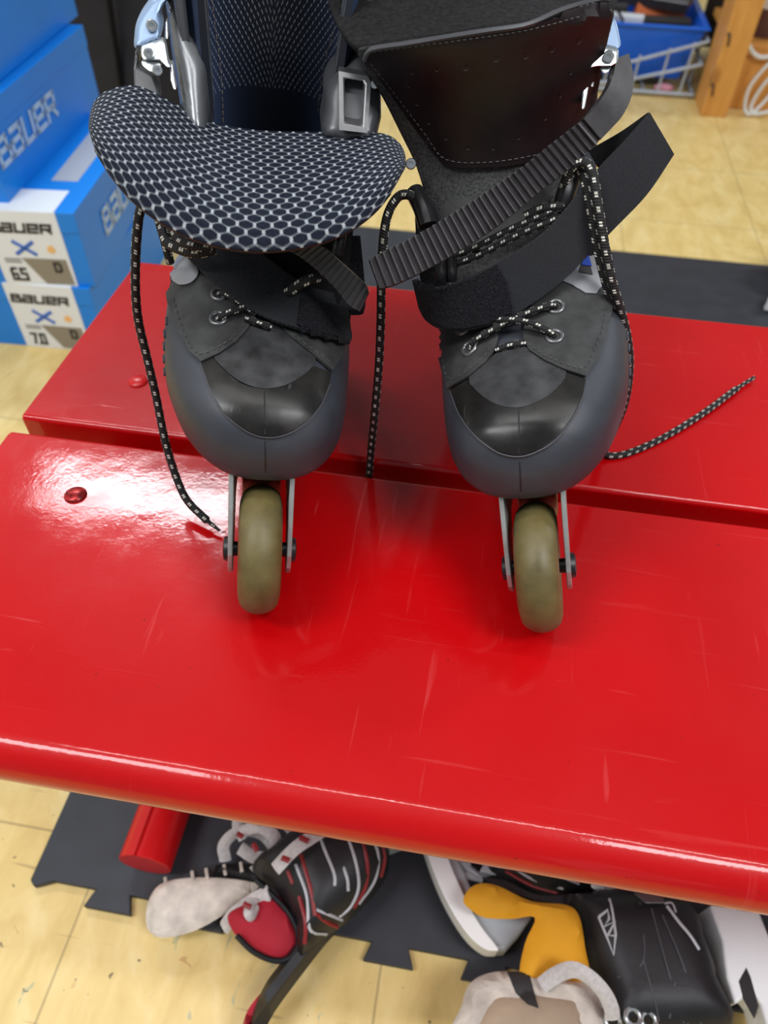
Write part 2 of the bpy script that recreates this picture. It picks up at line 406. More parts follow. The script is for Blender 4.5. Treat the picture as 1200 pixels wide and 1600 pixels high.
def segd(x, y, P):
    b = 1e9
    for i in range(len(P)):
        ax, ay = P[i-1]; bx, by = P[i]; dx, dy = bx-ax, by-ay; L = dx*dx+dy*dy
        t = 0 if L == 0 else max(0, min(1, ((x-ax)*dx+(y-ay)*dy)/L)); b = min(b, math.hypot(x-ax-t*dx, y-ay-t*dy))
    return b
def tri2d(P, step):
    """triangulated interior of a 2D polygon with an even inner grid"""
    P = dense(P, step); xs = [p[0] for p in P]; ys = [p[1] for p in P]; pts = list(P)
    y = min(ys)+step/2; r = 0
    while y < max(ys):
        x = min(xs)+(step/2 if r % 2 else 0)
        while x < max(xs):
            if inside(x, y, P) and segd(x, y, P) > step*.45: pts.append((x, y))
            x += step
        y += step*.87; r += 1
    v, e, f, ov, oe, of = delaunay_2d_cdt([Vector(p) for p in pts], [], [list(range(len(P)))], 1, 1e-4)
    return [(a.x, a.y) for a in v], f, P
def bvh_of(*geos):
    V = []; Fc = []
    for o in geos:
        b = len(V); w = wloc(o); me = o.data; V += [v.co+w for v in me.vertices]; Fc += [[i+b for i in p.vertices] for p in me.polygons]
    return BVHTree.FromPolygons(V, Fc)
def hit(bvh, x, y, off=0.0, guess=.42):
    d = ray(x, y).normalized(); loc, nor, i, ds = bvh.ray_cast(CAM, d)
    if loc is None:
        loc, nor, i, ds = bvh.find_nearest(pd(x, y, guess))
    if nor.dot(d) > 0: nor = -nor
    return loc+nor*off, nor
def patch(name, px, bvh, mat, parent, off=.0006, thick=.0012, step=7, guess=.42, smooth=True, sm=0, **k):
    """a sheet cut to an outline and laid on a curved body"""
    P = smooth_poly(px, sm) if sm else px
    v2, f, B = tri2d(P, step); V = []
    for x, y in v2: V.append(hit(bvh, x, y, off, guess)[0])
    V2 = []
    for x, y in v2: V2.append(hit(bvh, x, y, off+thick, guess)[0])
    n = len(V); cnt = {}
    for t in f:
        for a, b in zip(t, list(t[1:])+[t[0]]): cnt[(a, b)] = 1
    side = [[a, b, b+n, a+n] for (a, b) in cnt if (b, a) not in cnt]
    return obj(name, V+V2, [list(t) for t in f]+[[i+n for i in t][::-1] for t in f]+side, mat, parent, smooth=smooth,
               uv=[(x/2600, y/2600) for x, y in v2]*2, **k)
def pillow(name, px, z0, h, w, mat, parent, step=9, sm=4, zmid=None, tilt=None, **k):
    """a puffy solid standing on height z0 whose outline is the px polygon; rounded over width w"""
    P = smooth_poly(px, sm) if sm else px
    q = [pz(x, y, z0+h*.5) for x, y in P]; P2 = [(p.x*1000, p.y*1000) for p in q]
    v2, f, B = tri2d(P2, step); V = []; V2 = []; W = w*1000
    for x, y in v2:
        d = min(1, segd(x, y, B)/W); s = sqrt(max(0, 1-(1-d)**2)); tz = tilt(x/1000, y/1000) if tilt else 0
        V.append(Vector((x/1000, y/1000, z0+tz+h*(.5+.5*s)))); V2.append(Vector((x/1000, y/1000, z0+tz+h*(.5-.5*s))))
    n = len(V); cnt = {}
    for t in f:
        for a, b in zip(t, list(t[1:])+[t[0]]): cnt[(a, b)] = 1
    bd = {a for (a, b) in cnt if (b, a) not in cnt} | {b for (a, b) in cnt if (b, a) not in cnt}
    mp = {i: (i if i in bd else i+n) for i in range(n)}
    return obj(name, V+V2, [list(t) for t in f]+[[mp[i] for i in t][::-1] for t in f], mat, parent, **k)
def slab(name, px, z0, h, mat, parent, bevel=.002, sm=0, **k):
    P = smooth_poly(px, sm) if sm else px
    g = Geo(); g.prism([pz(x, y, z0) for x, y in P], (0, 0, h)); return g.make(name, mat, parent, smooth=False, bevel=bevel, **k)
def ribbon(name, A, B, mat, parent, thick=.002, n=60, teeth=0, depthdir=None, **k):
    """strap between two edge curves A and B (3D point lists)"""
    A, LA = resample(crv(A, 10), n); B, LB = resample(crv(B, 10), n); L = (LA+LB)/2
    rows = []; uvs = []; W = (A[n//2]-B[n//2]).length
    for i in range(n):
        t = (A[min(i+1, n-1)]-A[max(i-1, 0)]+B[min(i+1, n-1)]-B[max(i-1, 0)]).normalized()
        w = (B[i]-A[i]).normalized(); nn = t.cross(w).normalized()
        if nn.dot(CAM-A[i]) < 0: nn = -nn
        tk = thick
        if teeth: ph = i % teeth; tk = thick*(1+.75*(1-ph/(teeth-1)))
        a, b = A[i], B[i]; u = L*i/(n-1)
        rows.append([a, a+nn*tk, a.lerp(b, .33)+nn*tk, a.lerp(b, .67)+nn*tk, b+nn*tk, b])
        uvs.append([(u, 0), (u, 0), (u, W*.33), (u, W*.67), (u, W), (u, W)])
    g = Geo(); g.grid(rows, uvs, close=True); m = 6
    g.F.append([0, 5, 4, 3, 2, 1]); g.F.append([(n-1)*m+i for i in range(6)])
    return g.make(name, mat, parent, **k)

# ------------------------------------------------------------------ setting
BT = .445
g = Geo(); g.box((.6, 1.4, -.01), (6.0, 5.6, .02)); tag(g.make('floor', 'floor', smooth=False), kind='structure')
g = Geo(); g.box((.6, 4.25, 1.35), (6.0, .1, 2.7)); tag(g.make('wall_back', 'wall', smooth=False), kind='structure')
g = Geo(); g.box((-2.45, 1.4, 1.35), (.1, 5.6, 2.7)); tag(g.make('wall_left', 'wall', smooth=False), kind='structure')
g = Geo(); g.box((.6, 4.19, .05), (6.0, .02, .1)); tag(g.make('baseboard_back', 'dark', smooth=False), kind='structure')

# interlocking rubber mat
def mat_outline():
    P = [(-.376, 1.56), (-.376, .160), (-.370, .155), (-.352, .163)]
    x = -.313
    for k in range(14):
        a = x+.094*k; P += [(a+.006, .163), (a, .146), (a+.049, .146), (a+.042, .163)]
    return P+[(1.05, .163), (1.05, 1.56)]
g = Geo(); g.prism([(x, y, 0.0005) for x, y in mat_outline()], (0, 0, .009))
o = g.make('floor_mat', 'mat', smooth=False, bevel=.0012); tag(o, 'black rubber floor mat with jigsaw edge lying under the red bench', 'mat')

# ------------------------------------------------------------------ bench
bench = thing('bench', (.4, .38, 0.0095), 'glossy red wooden bench of two planks with the inline skates on it', 'bench')
def plank(y0, y1, nose, name='plank'):
    th = .038; prof = []
    if nose:
        r = .0185
        for k in range(13): a = pi/2+pi*k/12; prof.append((y0+r+r*cos(a), BT-th/2+r*sin(a)))
        prof[0] = (y0+r, BT)
        prof.append((y0+r, BT-th))
    else:
        r = .004
        for k in range(7): a = pi/2+pi/2*k/6; prof.append((y0+r+r*cos(a), BT-r+r*sin(a)))
        prof += [(y0, BT-th)]
    prof += [(y1, BT-th)]
    r = .0035
    for k in range(7): a = 0+pi/2*k/6; prof.append((y1-r+r*cos(a), BT-r+r*sin(a)))
    rows = []
    for X, ins in ((-.337, .002), (-.335, 0), (1.45, 0), (1.452, .002)):
        cy = (y0+y1)/2; cz = BT-th/2
        rows.append([Vector((X, cy+(y-cy)*(1-ins*4), cz+(z-cz)*(1-ins*30))) for y, z in prof])
    g = Geo(); g.grid(rows, close=True); m = len(prof)
    g.F.append(list(range(m))); g.F.append([3*m+i for i in range(m)][::-1])
    o = g.make(name, 'red', bench); 
    sp = o.modifiers.new('wn', 'WEIGHTED_NORMAL'); sp.keep_sharp = True
    return o
def plank_obj(y0, y1, nose):
    o = plank(y0, y1, nose)
    # shading coordinates are the world's: keep the mesh origin at the world origin
    return o
F_Y0 = .1225
plank_obj(F_Y0, .3635, True); plank_obj(.379, .612, False)
for bx, by in ((-.260, .309), (-.265, .435)):
    g = Geo(); rows = []
    for k in range(7):
        a = pi/2*k/6; rr = .0078*cos(a)+1e-5; rows.append([Vector((bx+rr*cos(t*2*pi/20), by+rr*sin(t*2*pi/20), BT+.0002+.0032*sin(a))) for t in range(20)])
    g.grid(rows, close=True); ob = g.make('bolt', 'redleg', bench)
    if by < .35: ob['label'] = 'worn bolt head with paint chipped off'; ob.data.materials[0] = simple('chipped_bolt', S(160, 40, 40), .25, .6, .9, 260)
# tubular leg frame: foot tube on the mat, two uprights, cross piece under the planks
for lx in (-.258, 1.35):
    g = Geo(); g.tube([(lx, .186, .0375), (lx, .60, .0375)], .0265, m=28, smooth=False); g.make('foot_tube', 'redleg', bench, bevel=.0015)
    for ly in (.31, .53):
        g = Geo(); g.tube([(lx, ly, .05), (lx, ly, .39)], .022, m=20, smooth=False); g.make('leg', 'redleg', bench)
    g = Geo(); g.box((lx, .37, .397), (.05, .42, .02)); g.make('cross_bar', 'redleg', bench, smooth=False, bevel=.002)

# ------------------------------------------------------------------ inline skates
SEC = [(.006, .002, .004, .094, .104), (.008, .002, .018, .087, .113), (.013, .002, .028, .083, .121), (.021, .0015, .0365, .081, .128), (.033, .000, .0435, .080, .133), (.048, -.0015, .048, .079, .137), (.066, -.0035, .052, .079, .141), (.088, -.004, .0545, .079, .147), (.112, -.004, .055, .080, .157), (.135, -.003, .053, .082, .160), (.165, 0, .048, .084, .158), (.2, 0, .046, .086, .155), (.24, 0, .043, .088, .152), (.28, 0, .036, .09, .148), (.300, 0, .022, .095, .14), (.306, 0, .006, .105, .13)]
LIN = [(.105, .195, .036, .085), (.14, .195, .037, .080), (.165, .198, .038, .074), (.19, .200, .038, .066), (.22, .202, .038, .058), (.27, .204, .041, .055), (.33, .206, .047, .058), (.365, .208, .052, .062)]
def lerp_prof(T, z):
    if z <= T[0][0]: return T[0][1:]
    for a, b in zip(T, T[1:]):
        if z <= b[0]: t = (z-a[0])/(b[0]-a[0]); return tuple(x+(y-x)*t for x, y in zip(a[1:], b[1:]))
    return T[-1][1:]
class Skate:
    open_deg = 52; cuff_deg = 62
    def __init__(s, x, y, yaw, lean, side, label):
        s.T = Vector((x, y, BT)); s.M = Matrix.Rotation(radians(yaw), 3, 'Z')@Matrix.Rotation(radians(lean), 3, 'Y'); s.side = side
        s.root = thing('inline_skate', s.T, label, 'inline skate', 'pair of inline skates on the bench')
    def w(s, x, y, z): return s.T+s.M@Vector((x*s.side, y, z))          # side=1: outer side is -x
    def base(s):
        R = s.root; w = s.w
        # shell
        secs = []
        P = SEC
        for i in range(len(P)-1):
            for k in range(3):
                t = k/3; secs.append(tuple(a+(b-a)*t for a, b in zip(P[i], P[i+1])))
        secs.append(P[-1]); rows = []
        for y, cx, hw, zb, zt in secs:
            zm = zb+(zt-zb)*.42; row = []
            for k in range(48):
                a = 2*pi*k/48; ca, sa = cos(a), sin(a); e = .75
                row.append(w(cx+hw*math.copysign(abs(ca)**e, ca), y, zm+((zt-zm) if sa > 0 else (zm-zb))*math.copysign(abs(sa)**e, sa)))
            rows.append(row)
        g = Geo(); g.grid(rows, close=True); g.F.append(list(range(48))); n = (len(rows)-1)*48; g.F.append([n+i for i in range(48)][::-1])
        s.shell = g.make('boot_shell', 'shell', R)
        m = s.shell.modifiers.new('sm', 'SMOOTH'); m.iterations = 6; m.factor = .5
        # liner: U-shaped padded wall
        rows = []; uvs = []
        zs = [.105+.0065*i for i in range(41)]
        for z in zs:
            cy, rx, ry = lerp_prof(LIN, z); f0 = radians(4+max(0, min(1, (z-.155)/.05))*s.open_deg); ri = []; ru = []
            m = 44
            for k in range(m+1):
                f = f0+(2*pi-2*f0)*k/m; ri.append(w(rx*sin(f), cy-ry*cos(f), z)); ru.append((k/m, z-.105))
            for k in range(m, -1, -1):
                f = f0+(2*pi-2*f0)*k/m; q = .010*(1 if 2 < k < m-2 else .6); ri.append(w((rx+q)*sin(f), cy-(ry+q)*cos(f), z)); ru.append((k/m, 0))
            rows.append(ri); uvs.append(ru)
        g = Geo(); g.grid(rows, uvs, close=True); M_ = len(rows[0]); t = (len(rows)-1)*M_; h = M_//2
        for k in range(h-1): g.F.append([t+k, t+k+1, t+M_-2-k, t+M_-1-k])
        s.liner = g.make('liner', 'liner', R)
        g = Geo(); g.grid([[w(a*.034, .195+b*.075, .112) for a, b in ((-1, -.7), (-.5, -1), (.5, -1), (1, -.7))], [w(a*.034, .195+b*.075, .112) for a, b in ((-1, .7), (-.5, 1), (.5, 1), (1, .7))]])
        g.make('insole', 'black', R)
        # cuff: stiff plastic collar round the back and the sides
        for nm, sg, mt, f1, f2, zt in (('cuff', 1, 'cuffg', s.cuff_deg, 298, .335),):
            rows = []
            for i in range(24):
                q = i/23; z = .15+(zt-.15)*q; cy, rx, ry = lerp_prof(LIN, z); row = []
                ff1 = radians(f1+18*abs(q-.45)**1.5*2); ff2 = 2*pi-ff1
                for k in range(40):
                    f = ff1+(ff2-ff1)*k/39; row.append(w((rx+.0115)*sin(f), cy-(ry+.0115)*cos(f), z))
                rows.append(row)
            g = Geo(); g.grid(rows); s.cuff = g.make(nm, mt, R, solid=.004, offset=0)
        # frame rails
        prof = [(-.008, .026), (-.011, .034), (-.010, .044), (.002, .070), (.012, .088), (.245, .092), (.252, .070), (.256, .044), (.254, .03), (.244, .026), (.232, .030), (.20, .044), (.17, .028), (.155, .028), (.12, .044), (.09, .028), (.075, .028), (.04, .044), (.012, .029), (.002, .025)]
        for sx in (-1, 1):
            g = Geo(); g.prism([w(sx*.0152, y, z) for y, z in prof], s.M@Vector((sx*s.side*.0028, 0, 0))); g.make('frame_rail', 'alu', R, smooth=False, bevel=.0006)
        for y0, y1 in ((.035, .075), (.20, .24)):
            g = Geo(); V = [w(x, y, z) for x in (-.015, .015) for y in (y0, y1) for z in (.079, .0915)]
            g.add(V, [[0, 1, 3, 2], [4, 6, 7, 5], [0, 4, 5, 1], [2, 3, 7, 6], [0, 2, 6, 4], [1, 5, 7, 3]])
            g.make('frame_bridge', 'alu', R, smooth=False)
        # wheels
        for iy, y0 in enumerate((0, .08, .16, .24)):
            rows = []
            for k in range(21):
                t = -1+2*k/20; r = .038-.010*(1-sqrt(max(0, 1-t*t))); x = .012*t
                rows.append((x, r))
            prof2 = [(-.009, .017)]+[(-.0118, .024)]+rows+[(.0118, .024), (.009, .017)]
            g = Geo(); g.grid([[w(x, y0+r*cos(a*2*pi/48), .038+r*sin(a*2*pi/48)) for a in range(48)] for x, r in prof2], close=True)
            wh = g.make('wheel', 'tyre', R)
            g = Geo(); g.grid([[w(x, y0+r*cos(a*2*pi/32), .038+r*sin(a*2*pi/32)) for a in range(32)] for x, r in [(-.0095, .0045), (-.0095, .0175), (.0095, .0175), (.0095, .0045)]], close=True)
            g.make('hub', 'hub', wh)
            g = Geo()
            for sx in (-1, 1):
                g.grid([[w(sx*x, y0+r*cos(a*2*pi/20), .038+r*sin(a*2*pi/20)) for a in range(20)] for x, r in [(.010, .004), (.0172, .0045), (.0180, .0075), (.0205, .0068), (.0212, .0035), (.0208, .0005)]], close=True)
            g.make('axle_bolt', 'dark', R)
        bm = s.shell
        dg = bpy.context.evaluated_depsgraph_get(); ev = bm.evaluated_get(dg); me = ev.to_mesh(); wl = wloc(bm)
        s.bvh = BVHTree.FromPolygons([v.co+wl for v in me.vertices], [list(p.vertices) for p in me.polygons]); ev.to_mesh_clear()
def eyelet(bvh, x, y, parent, r=.0042, off=.003):
    c, n = hit(bvh, x, y, off); a = n.orthogonal().normalized(); b = n.cross(a); rows = []
    for k in range(20):
        q = 2*pi*k/20; d = a*cos(q)+b*sin(q)
        rows.append([c+d*(r+.0012*cos(j*2*pi/8))+n*(.0009*sin(j*2*pi/8)) for j in range(8)])
    rows.append(rows[0]); g = Geo(); g.grid(rows, close=True); g.make('eyelet', 'gun', parent)
    g = Geo(); g.grid([[c+n*.0004 for _ in range(20)], [c+n*.0004+(a*cos(2*pi*k/20)+b*sin(2*pi*k/20))*r*.95 for k in range(20)]], close=True)
    return c

def ontop(bvh, px, off, guess=.42): return [hit(bvh, x, y, off, guess)[0] for x, y in px]
def lift(P, amt):                       # raise middle points of a lace towards the outside
    return P

# ---------------- left skate (tongue folded forward)
L = Skate(-.1146, .2553, 14.6, 7.3, 1, 'left inline skate, its honeycomb mesh tongue folded forward over the laces')
L.base(); R_ = L.root; B = L.bvh
patch('vamp', [(336, 556), (365, 532), (385, 512), (420, 505), (450, 512), (472, 535), (492, 563), (474, 588), (445, 604), (410, 609), (375, 598), (350, 578)], B, 'vamp', R_, .0004, .0012, sm=3)
patch('toe_cap', [(315, 570), (334, 560), (345, 576), (365, 596), (390, 606), (413, 609), (440, 605), (470, 590), (490, 574), (516, 584), (512, 604), (500, 632), (482, 655), (458, 672), (430, 681), (402, 679), (375, 666), (350, 643), (330, 612)], B, 'gloss', R_, .0003, .0010)
fo = patch('quarter', [(268, 380), (262, 430), (268, 475), (283, 522), (300, 552), (317, 569), (345, 556), (370, 538), (388, 517), (396, 500), (400, 460), (380, 420), (340, 390)], B, 'leather', R_, .0012, .0016, sm=0, label='large dark leather quarter with two eyelets')
fi = patch('quarter', [(446, 524), (470, 545), (490, 560), (516, 583), (528, 560), (538, 520), (545, 470), (500, 440), (440, 470), (430, 500)], B, 'leather', R_, .0012, .0016)
patch('silver_badge', [(270, 384), (285, 392), (302, 412), (315, 431), (306, 446), (291, 451), (279, 444), (272, 418)], B, 'silver', R_, .0032, .0008, step=5, sm=4)
g = Geo(); g.tube(ontop(B, [(413, 612), (413.5, 640), (414, 678)], .0013), .0004, 6); g.tube(ontop(B, [(414, 690), (414.5, 715), (415, 738)], .0001), .0003, 6); g.make('centre_seam', 'dark', R_)
def stitches(bvh, px, off, parent, mat='gstripe', step=9, ln=5):
    P = crv([Vector((x, y, 0)) for x, y in px], 8); P, Ls = resample(P, max(4, int(sum((b-a).length for a, b in zip(P, P[1:]))/step))); g = Geo()
    for a, b in zip(P, P[1:]):
        q = a.lerp(b, .55); g.tube([hit(bvh, a.x, a.y, off)[0], hit(bvh, q.x, q.y, off)[0]], .00028, 5, smooth=False)
    return g.make('stitching', mat, parent)
stitches(B, [(277, 470), (291, 520), (312, 557), (342, 548), (368, 530), (384, 508)], .0031, R_)
stitches(B, [(455, 527), (480, 547), (514, 572)], .0031, R_)
for x, y in ((345, 464), (343, 503)): eyelet(B, x, y, R_, .0040, .0032)
g = Geo()
g.tube([hit(B, 345, 464, .002)[0], hit(B, 354, 470, .0055)[0], hit(B, 372, 482, .006)[0], hit(B, 400, 500, .004)[0]], .0019)
g.tube([hit(B, 343, 503, .002)[0], hit(B, 352, 503, .0055)[0], hit(B, 368, 498, .0065)[0], hit(B, 386, 492, .006)[0]], .0019)
g.tube([hit(B, 385, 506, .0045)[0], hit(B, 402, 513, .005)[0], hit(B, 424, 519, .004)[0]], .0018)
g.tube([pd(440, 462, .407), pd(455, 454, .400), pd(472, 442, .397), pd(488, 436, .399), pd(500, 434, .402)], .0028)
g.tube([pd(255, 355, .400), pd(262, 378, .398), pd(285, 390, .394), pd(310, 394, .392), pd(335, 388, .394)], .0032)
g.tube([pd(268, 352, .397), pd(280, 375, .392), pd(300, 383, .388), pd(330, 386, .39)], .0028)
g.tube([pd(248, 345, .41), pd(256, 372, .41), pd(262, 395, .415), pd(266, 410, .42)], .0025)
# the loose end hanging to the front plank
g.tube([pd(222, 318, .395), pd(216, 345, .398), pd(212, 400, .410), pd(212, 460, .425), pd(217, 505, .440), pd(230, 560, .455), pd(244, 620, .470), pd(256, 680, .480), pd(270, 730, .487), pd(290, 778, .489), pd(318, 808, .486), pd(343, 829, .4835)], .0026, n=10, taper=lambda t: 1 if t < .93 else .55-.2*(t-.93)/.07)
g.make('lace', 'lace', R_)
# instep strap
A_ = [(308, 380, -.010), (345, 392, -.009), (388, 402, -.009), (425, 432, -.010), (470, 462, -.008), (520, 476, -.007), (557, 486, -.004)]
B_ = [(296, 404, -.008), (322, 438, -.007), (362, 478, -.007), (412, 509, -.006), (462, 527, -.006), (510, 540, -.006), (547, 532, -.004)]
ribbon('instep_strap', [hit(B, x, y, -o)[0] for x, y, o in A_], [hit(B, x, y, -o)[0] for x, y, o in B_], 'web', R_, .0022, 70)
g = Geo(); g.tube([pd(552, 488, .42), pd(556, 470, .43), pd(553, 420, .44), pd(548, 370, .44)], .006, flat=.3); g.make('strap_loop', 'fuzz', R_)
pt = patch('loop_pile', [(470, 466), (500, 474), (535, 481), (556, 487), (554, 505), (546, 534), (520, 538), (480, 530), (462, 522), (466, 495)], bvh_of(bpy.data.objects['instep_strap']), 'fuzz', R_, .0004, .0012, step=6)
# ratchet strap end
ra = [(470, 372, .392), (505, 385, .388), (535, 410, .385), (560, 433, .383), (573, 446, .383), (577, 458, .3835)]
rb = [(440, 385, .398), (470, 400, .395), (500, 424, .391), (528, 452, .388), (548, 478, .386), (563, 487, .386)]
ribbon('ratchet_strap', [pd(*p) for p in ra], [pd(*p) for p in rb], 'ratchet', R_, .0022, 82, teeth=5, smooth=False)
# dark tongue root and throat under the folded tongue
pillowless = Geo()
rows = []
for y, xs, d in ((520, (420, 440, 460, 480, 500), .408), (480, (400, 430, 460, 500, 530), .413), (430, (380, 420, 460, 510, 545), .417), (380, (340, 400, 450, 510, 550), .417), (330, (330, 400, 450, 510, 555), .42), (250, (330, 400, 450, 500, 550), .425)):
    rows.append([pd(x, y, d+.000004*abs(x-450)**1.5) for x in xs])
pillowless.grid(rows); pillowless.make('throat_padding', 'black', R_, solid=.003, sub=2)
for i, (x0, y0, x1, y1) in enumerate(((512, 378, 498, 352), (527, 398, 533, 360))):
    g = Geo(); g.tube([pd(x0, y0, .405), pd((x0+x1)/2, (y0+y1)/2, .403), pd(x1, y1, .405)], .0034); g.make('lace_loop', 'dark', R_)

# folded tongue with honeycomb mesh
top = [(139, 186, .352), (146, 160, .356), (168, 141, .362), (215, 134, .372), (270, 160, .385), (330, 190, .398), (400, 203, .405), (480, 206, .408), (560, 206, .402), (605, 210, .392), (628, 228, .384), (634, 246, .378)]
bot = [(138, 200, .350), (148, 234, .343), (168, 268, .338), (200, 308, .336), (245, 345, .338), (300, 374, .340), (360, 390, .341), (420, 394, .343), (490, 384, .346), (550, 360, .351), (600, 318, .361), (634, 262, .375)]
nu = 64
def rs(P):
    a = crv([Vector((x, y, d*1000)) for x, y, d in P], 10); q, _ = resample([Vector((v.x, v.y, v.z)) for v in a], nu); return q
T_, B2 = rs(top), rs(bot); nv = 34; rows = []; uvs = []
for j in range(nv):
    v = j/(nv-1); row = []; ur = []
    for i in range(nu):
        u = i/(nu-1); a, b = T_[i], B2[i]; e = sin(pi*u)**.5
        x = a.x+(b.x-a.x)*v; y = a.y+(b.y-a.y)*v; s = (1-v)**1.9
        d = (b.z+(a.z-b.z)*s)/1000 - .006*sin(pi*v)*e
        row.append(pd(x, y, d))
        sc = 1.42-.42*v**.8; ur.append((1+(u-.5)*.155*(1.34-.26*v), 1+.118*(1-v)**1.25*sc))
    rows.append(row); uvs.append(ur)
# rounded front lip turning under, then the underside
for dy, dd, q in ((-1, .0022, -.003), (-4, .0055, -.006), (-9, .010, -.010), (-18, .0145, -.015)):
    row = []; ur = []
    for i in range(nu):
        u = i/(nu-1); b = B2[i]; dx = (385-b.x)*.006*abs(dy)/2
        row.append(pd(b.x+dx*.6, b.y+dy*sin(pi*min(1, max(0, u)))**.3, b.z/1000+dd)); ur.append((1+(u-.5)*.155*1.08, 1+q))
    rows.append(row); uvs.append(ur)
for v in (.8, .6, .4, .2, 0):
    row = []; ur = []
    for i in range(nu):
        u = i/(nu-1); a, b = T_[i], B2[i]; x = a.x+(b.x-a.x)*v; y = a.y+(b.y-a.y)*v; s = (1-v)**1.9
        row.append(pd(x+(385-x)*.04, y+4*(1-v), (b.z+(a.z-b.z)*s)/1000+.0155)); ur.append((1+(u-.5)*.155, .9-.1*(1-v)))
    rows.append(row); uvs.append(ur)
g = Geo(); g.grid(rows, uvs); 
tg = g.make('tongue', 'mesh', R_, label='wide honeycomb mesh tongue lining folded forward')
tg.modifiers.new('s', 'SUBSURF').render_levels = 1
g = Geo(); g.tube([pd(b.x+(385-b.x)*.012, b.y-3.5, b.z/1000+.0085) for b in B2[4:-4:3]], .0016, 8); g.make('tongue_piping', 'piping', tg)

# buckle, side wings and strap receiver, left skate
out = (L.M@Vector((0, 1, 0)))
def plate(name, px, d, th, mat, parent, bevel=.0012, sm=0, dirv=None, dd=None, **k):
    P = smooth_poly(px, sm) if sm else px
    g = Geo(); g.prism([pd(x, y, d+(dd(x, y) if dd else 0)) for x, y in P], (dirv if dirv is not None else out)*th)
    return g.make(name, mat, parent, smooth=False, bevel=bevel, **k)
def puff(name, px, d, h, w, th, mat, parent, step=6, sm=3, **k):
    P = smooth_poly(px, sm) if sm else px; v2, f, B_ = tri2d(P, step); V = []; V2 = []
    for x, y in v2:
        q = min(1, segd(x, y, B_)/w); V.append(pd(x, y, d-h*sqrt(max(0, 1-(1-q)**2)))); V2.append(pd(x, y, d)+out*th)
    n = len(V); cnt = {}
    for t in f:
        for a, b in zip(t, list(t[1:])+[t[0]]): cnt[(a, b)] = 1
    side = [[a, b, b+n, a+n] for (a, b) in cnt if (b, a) not in cnt]
    return obj(name, V+V2, [list(t) for t in f]+[[i+n for i in t][::-1] for t in f]+side, mat, parent, **k)
puff('cuff_wing', [(262, -30), (268, -5), (277, 22), (296, 48), (312, 72), (321, 96), (323, 130), (322, 215), (290, 200), (282, 165), (275, 120), (268, 80), (264, 40), (258, 0), (255, -30)], .394, .010, 26, .025, 'cuffs', R_, label='silver grey side wing of the cuff')
bk = puff('buckle', [(262, -8), (240, -4), (226, 12), (214, 32), (210, 55), (212, 76), (240, 66), (250, 60), (253, 40), (250, 25), (256, 8), (262, 0)], .378, .003, 9, .010, 'bluesteel', R_, step=4, label='pale blue-grey ratchet buckle')
plate('buckle_base', [(219, 74), (252, 62), (258, 66), (263, 96), (268, 105), (262, 108), (250, 95), (226, 95), (220, 90)], .374, .006, 'steel', bk, .0016)
plate('spring', [(220, 96), (250, 96), (250, 108), (240, 114), (228, 108)], .376, .010, 'steel', bk, .003, sm=2)
plate('latch_arm', [(265, 98), (270, 100), (273, 125), (276, 140), (271, 142), (266, 125)], .377, .006, 'steel', bk, .001)
plate('latch_bar', [(257, 35), (262, 30), (263, 62), (256, 62)], .382, .006, 'steel', bk, .001)
def rivet(x, y, d, r, mat, parent, name='rivet'):
    c = pd(x, y, d); n = -ray(x, y).normalized(); a = n.orthogonal().normalized(); b = n.cross(a)
    g = Geo(); g.grid([[c+(a*cos(2*pi*k/18)+b*sin(2*pi*k/18))*rr+n*h for k in range(18)] for rr, h in ((r, -.002), (r, .0006), (r*.85, .0013), (r*.45, .0013), (r*.4, .0006), (.00005, .0006))], close=True); g.make(name, mat, parent)
rivet(237, 40, .3735, .0029, 'steel', bk); rivet(232, 83, .3725, .0026, 'steel', bk); rivet(246, 110, .374, .0026, 'steel', bk)
plate('buckle_strap', [(211, 78), (218, 92), (214, 105), (240, 118), (248, 140), (250, 160), (210, 160), (208, 110)], .385, .012, 'cuffg', R_, .002, label='grey strap under the buckle')
puff('cuff_wing', [(508, 216), (507, 170), (508, 140), (520, 115), (545, 92), (560, 72), (580, 60), (592, 100), (588, 216)], .404, .008, 22, .025, 'cuffg', R_, label='dark grey side wing of the cuff')
# rectangular strap receiver (open frame)
def ringplate(name, outer, inner, d, th, mat, parent, dd=None):
    n = len(outer); o_ = out*th; A = [pd(x, y, d) for x, y in outer]; I = [pd(x, y, d) for x, y in inner]
    g = Geo(); g.grid([[p for p in A], [p for p in I], [p+o_ for p in I], [p+o_ for p in A], [p for p in A]], close=True)
    return g.make(name, mat, parent, smooth=False, bevel=.0014)
rc = ringplate('strap_receiver', [(529, 111), (574, 119), (580, 128), (574, 208), (530, 203)], [(539, 124), (566, 128), (569, 132), (565, 196), (539, 191)], .390, .009, 'gun', R_)
plate('receiver_pocket', [(536, 121), (576, 127), (572, 200), (536, 196)], .402, .004, 'dark', R_, .001)
rivet(585, 132, .392, .0022, 'steel', R_); rivet(642, 256, .41, .0030, 'steel', R_, 'rivet')

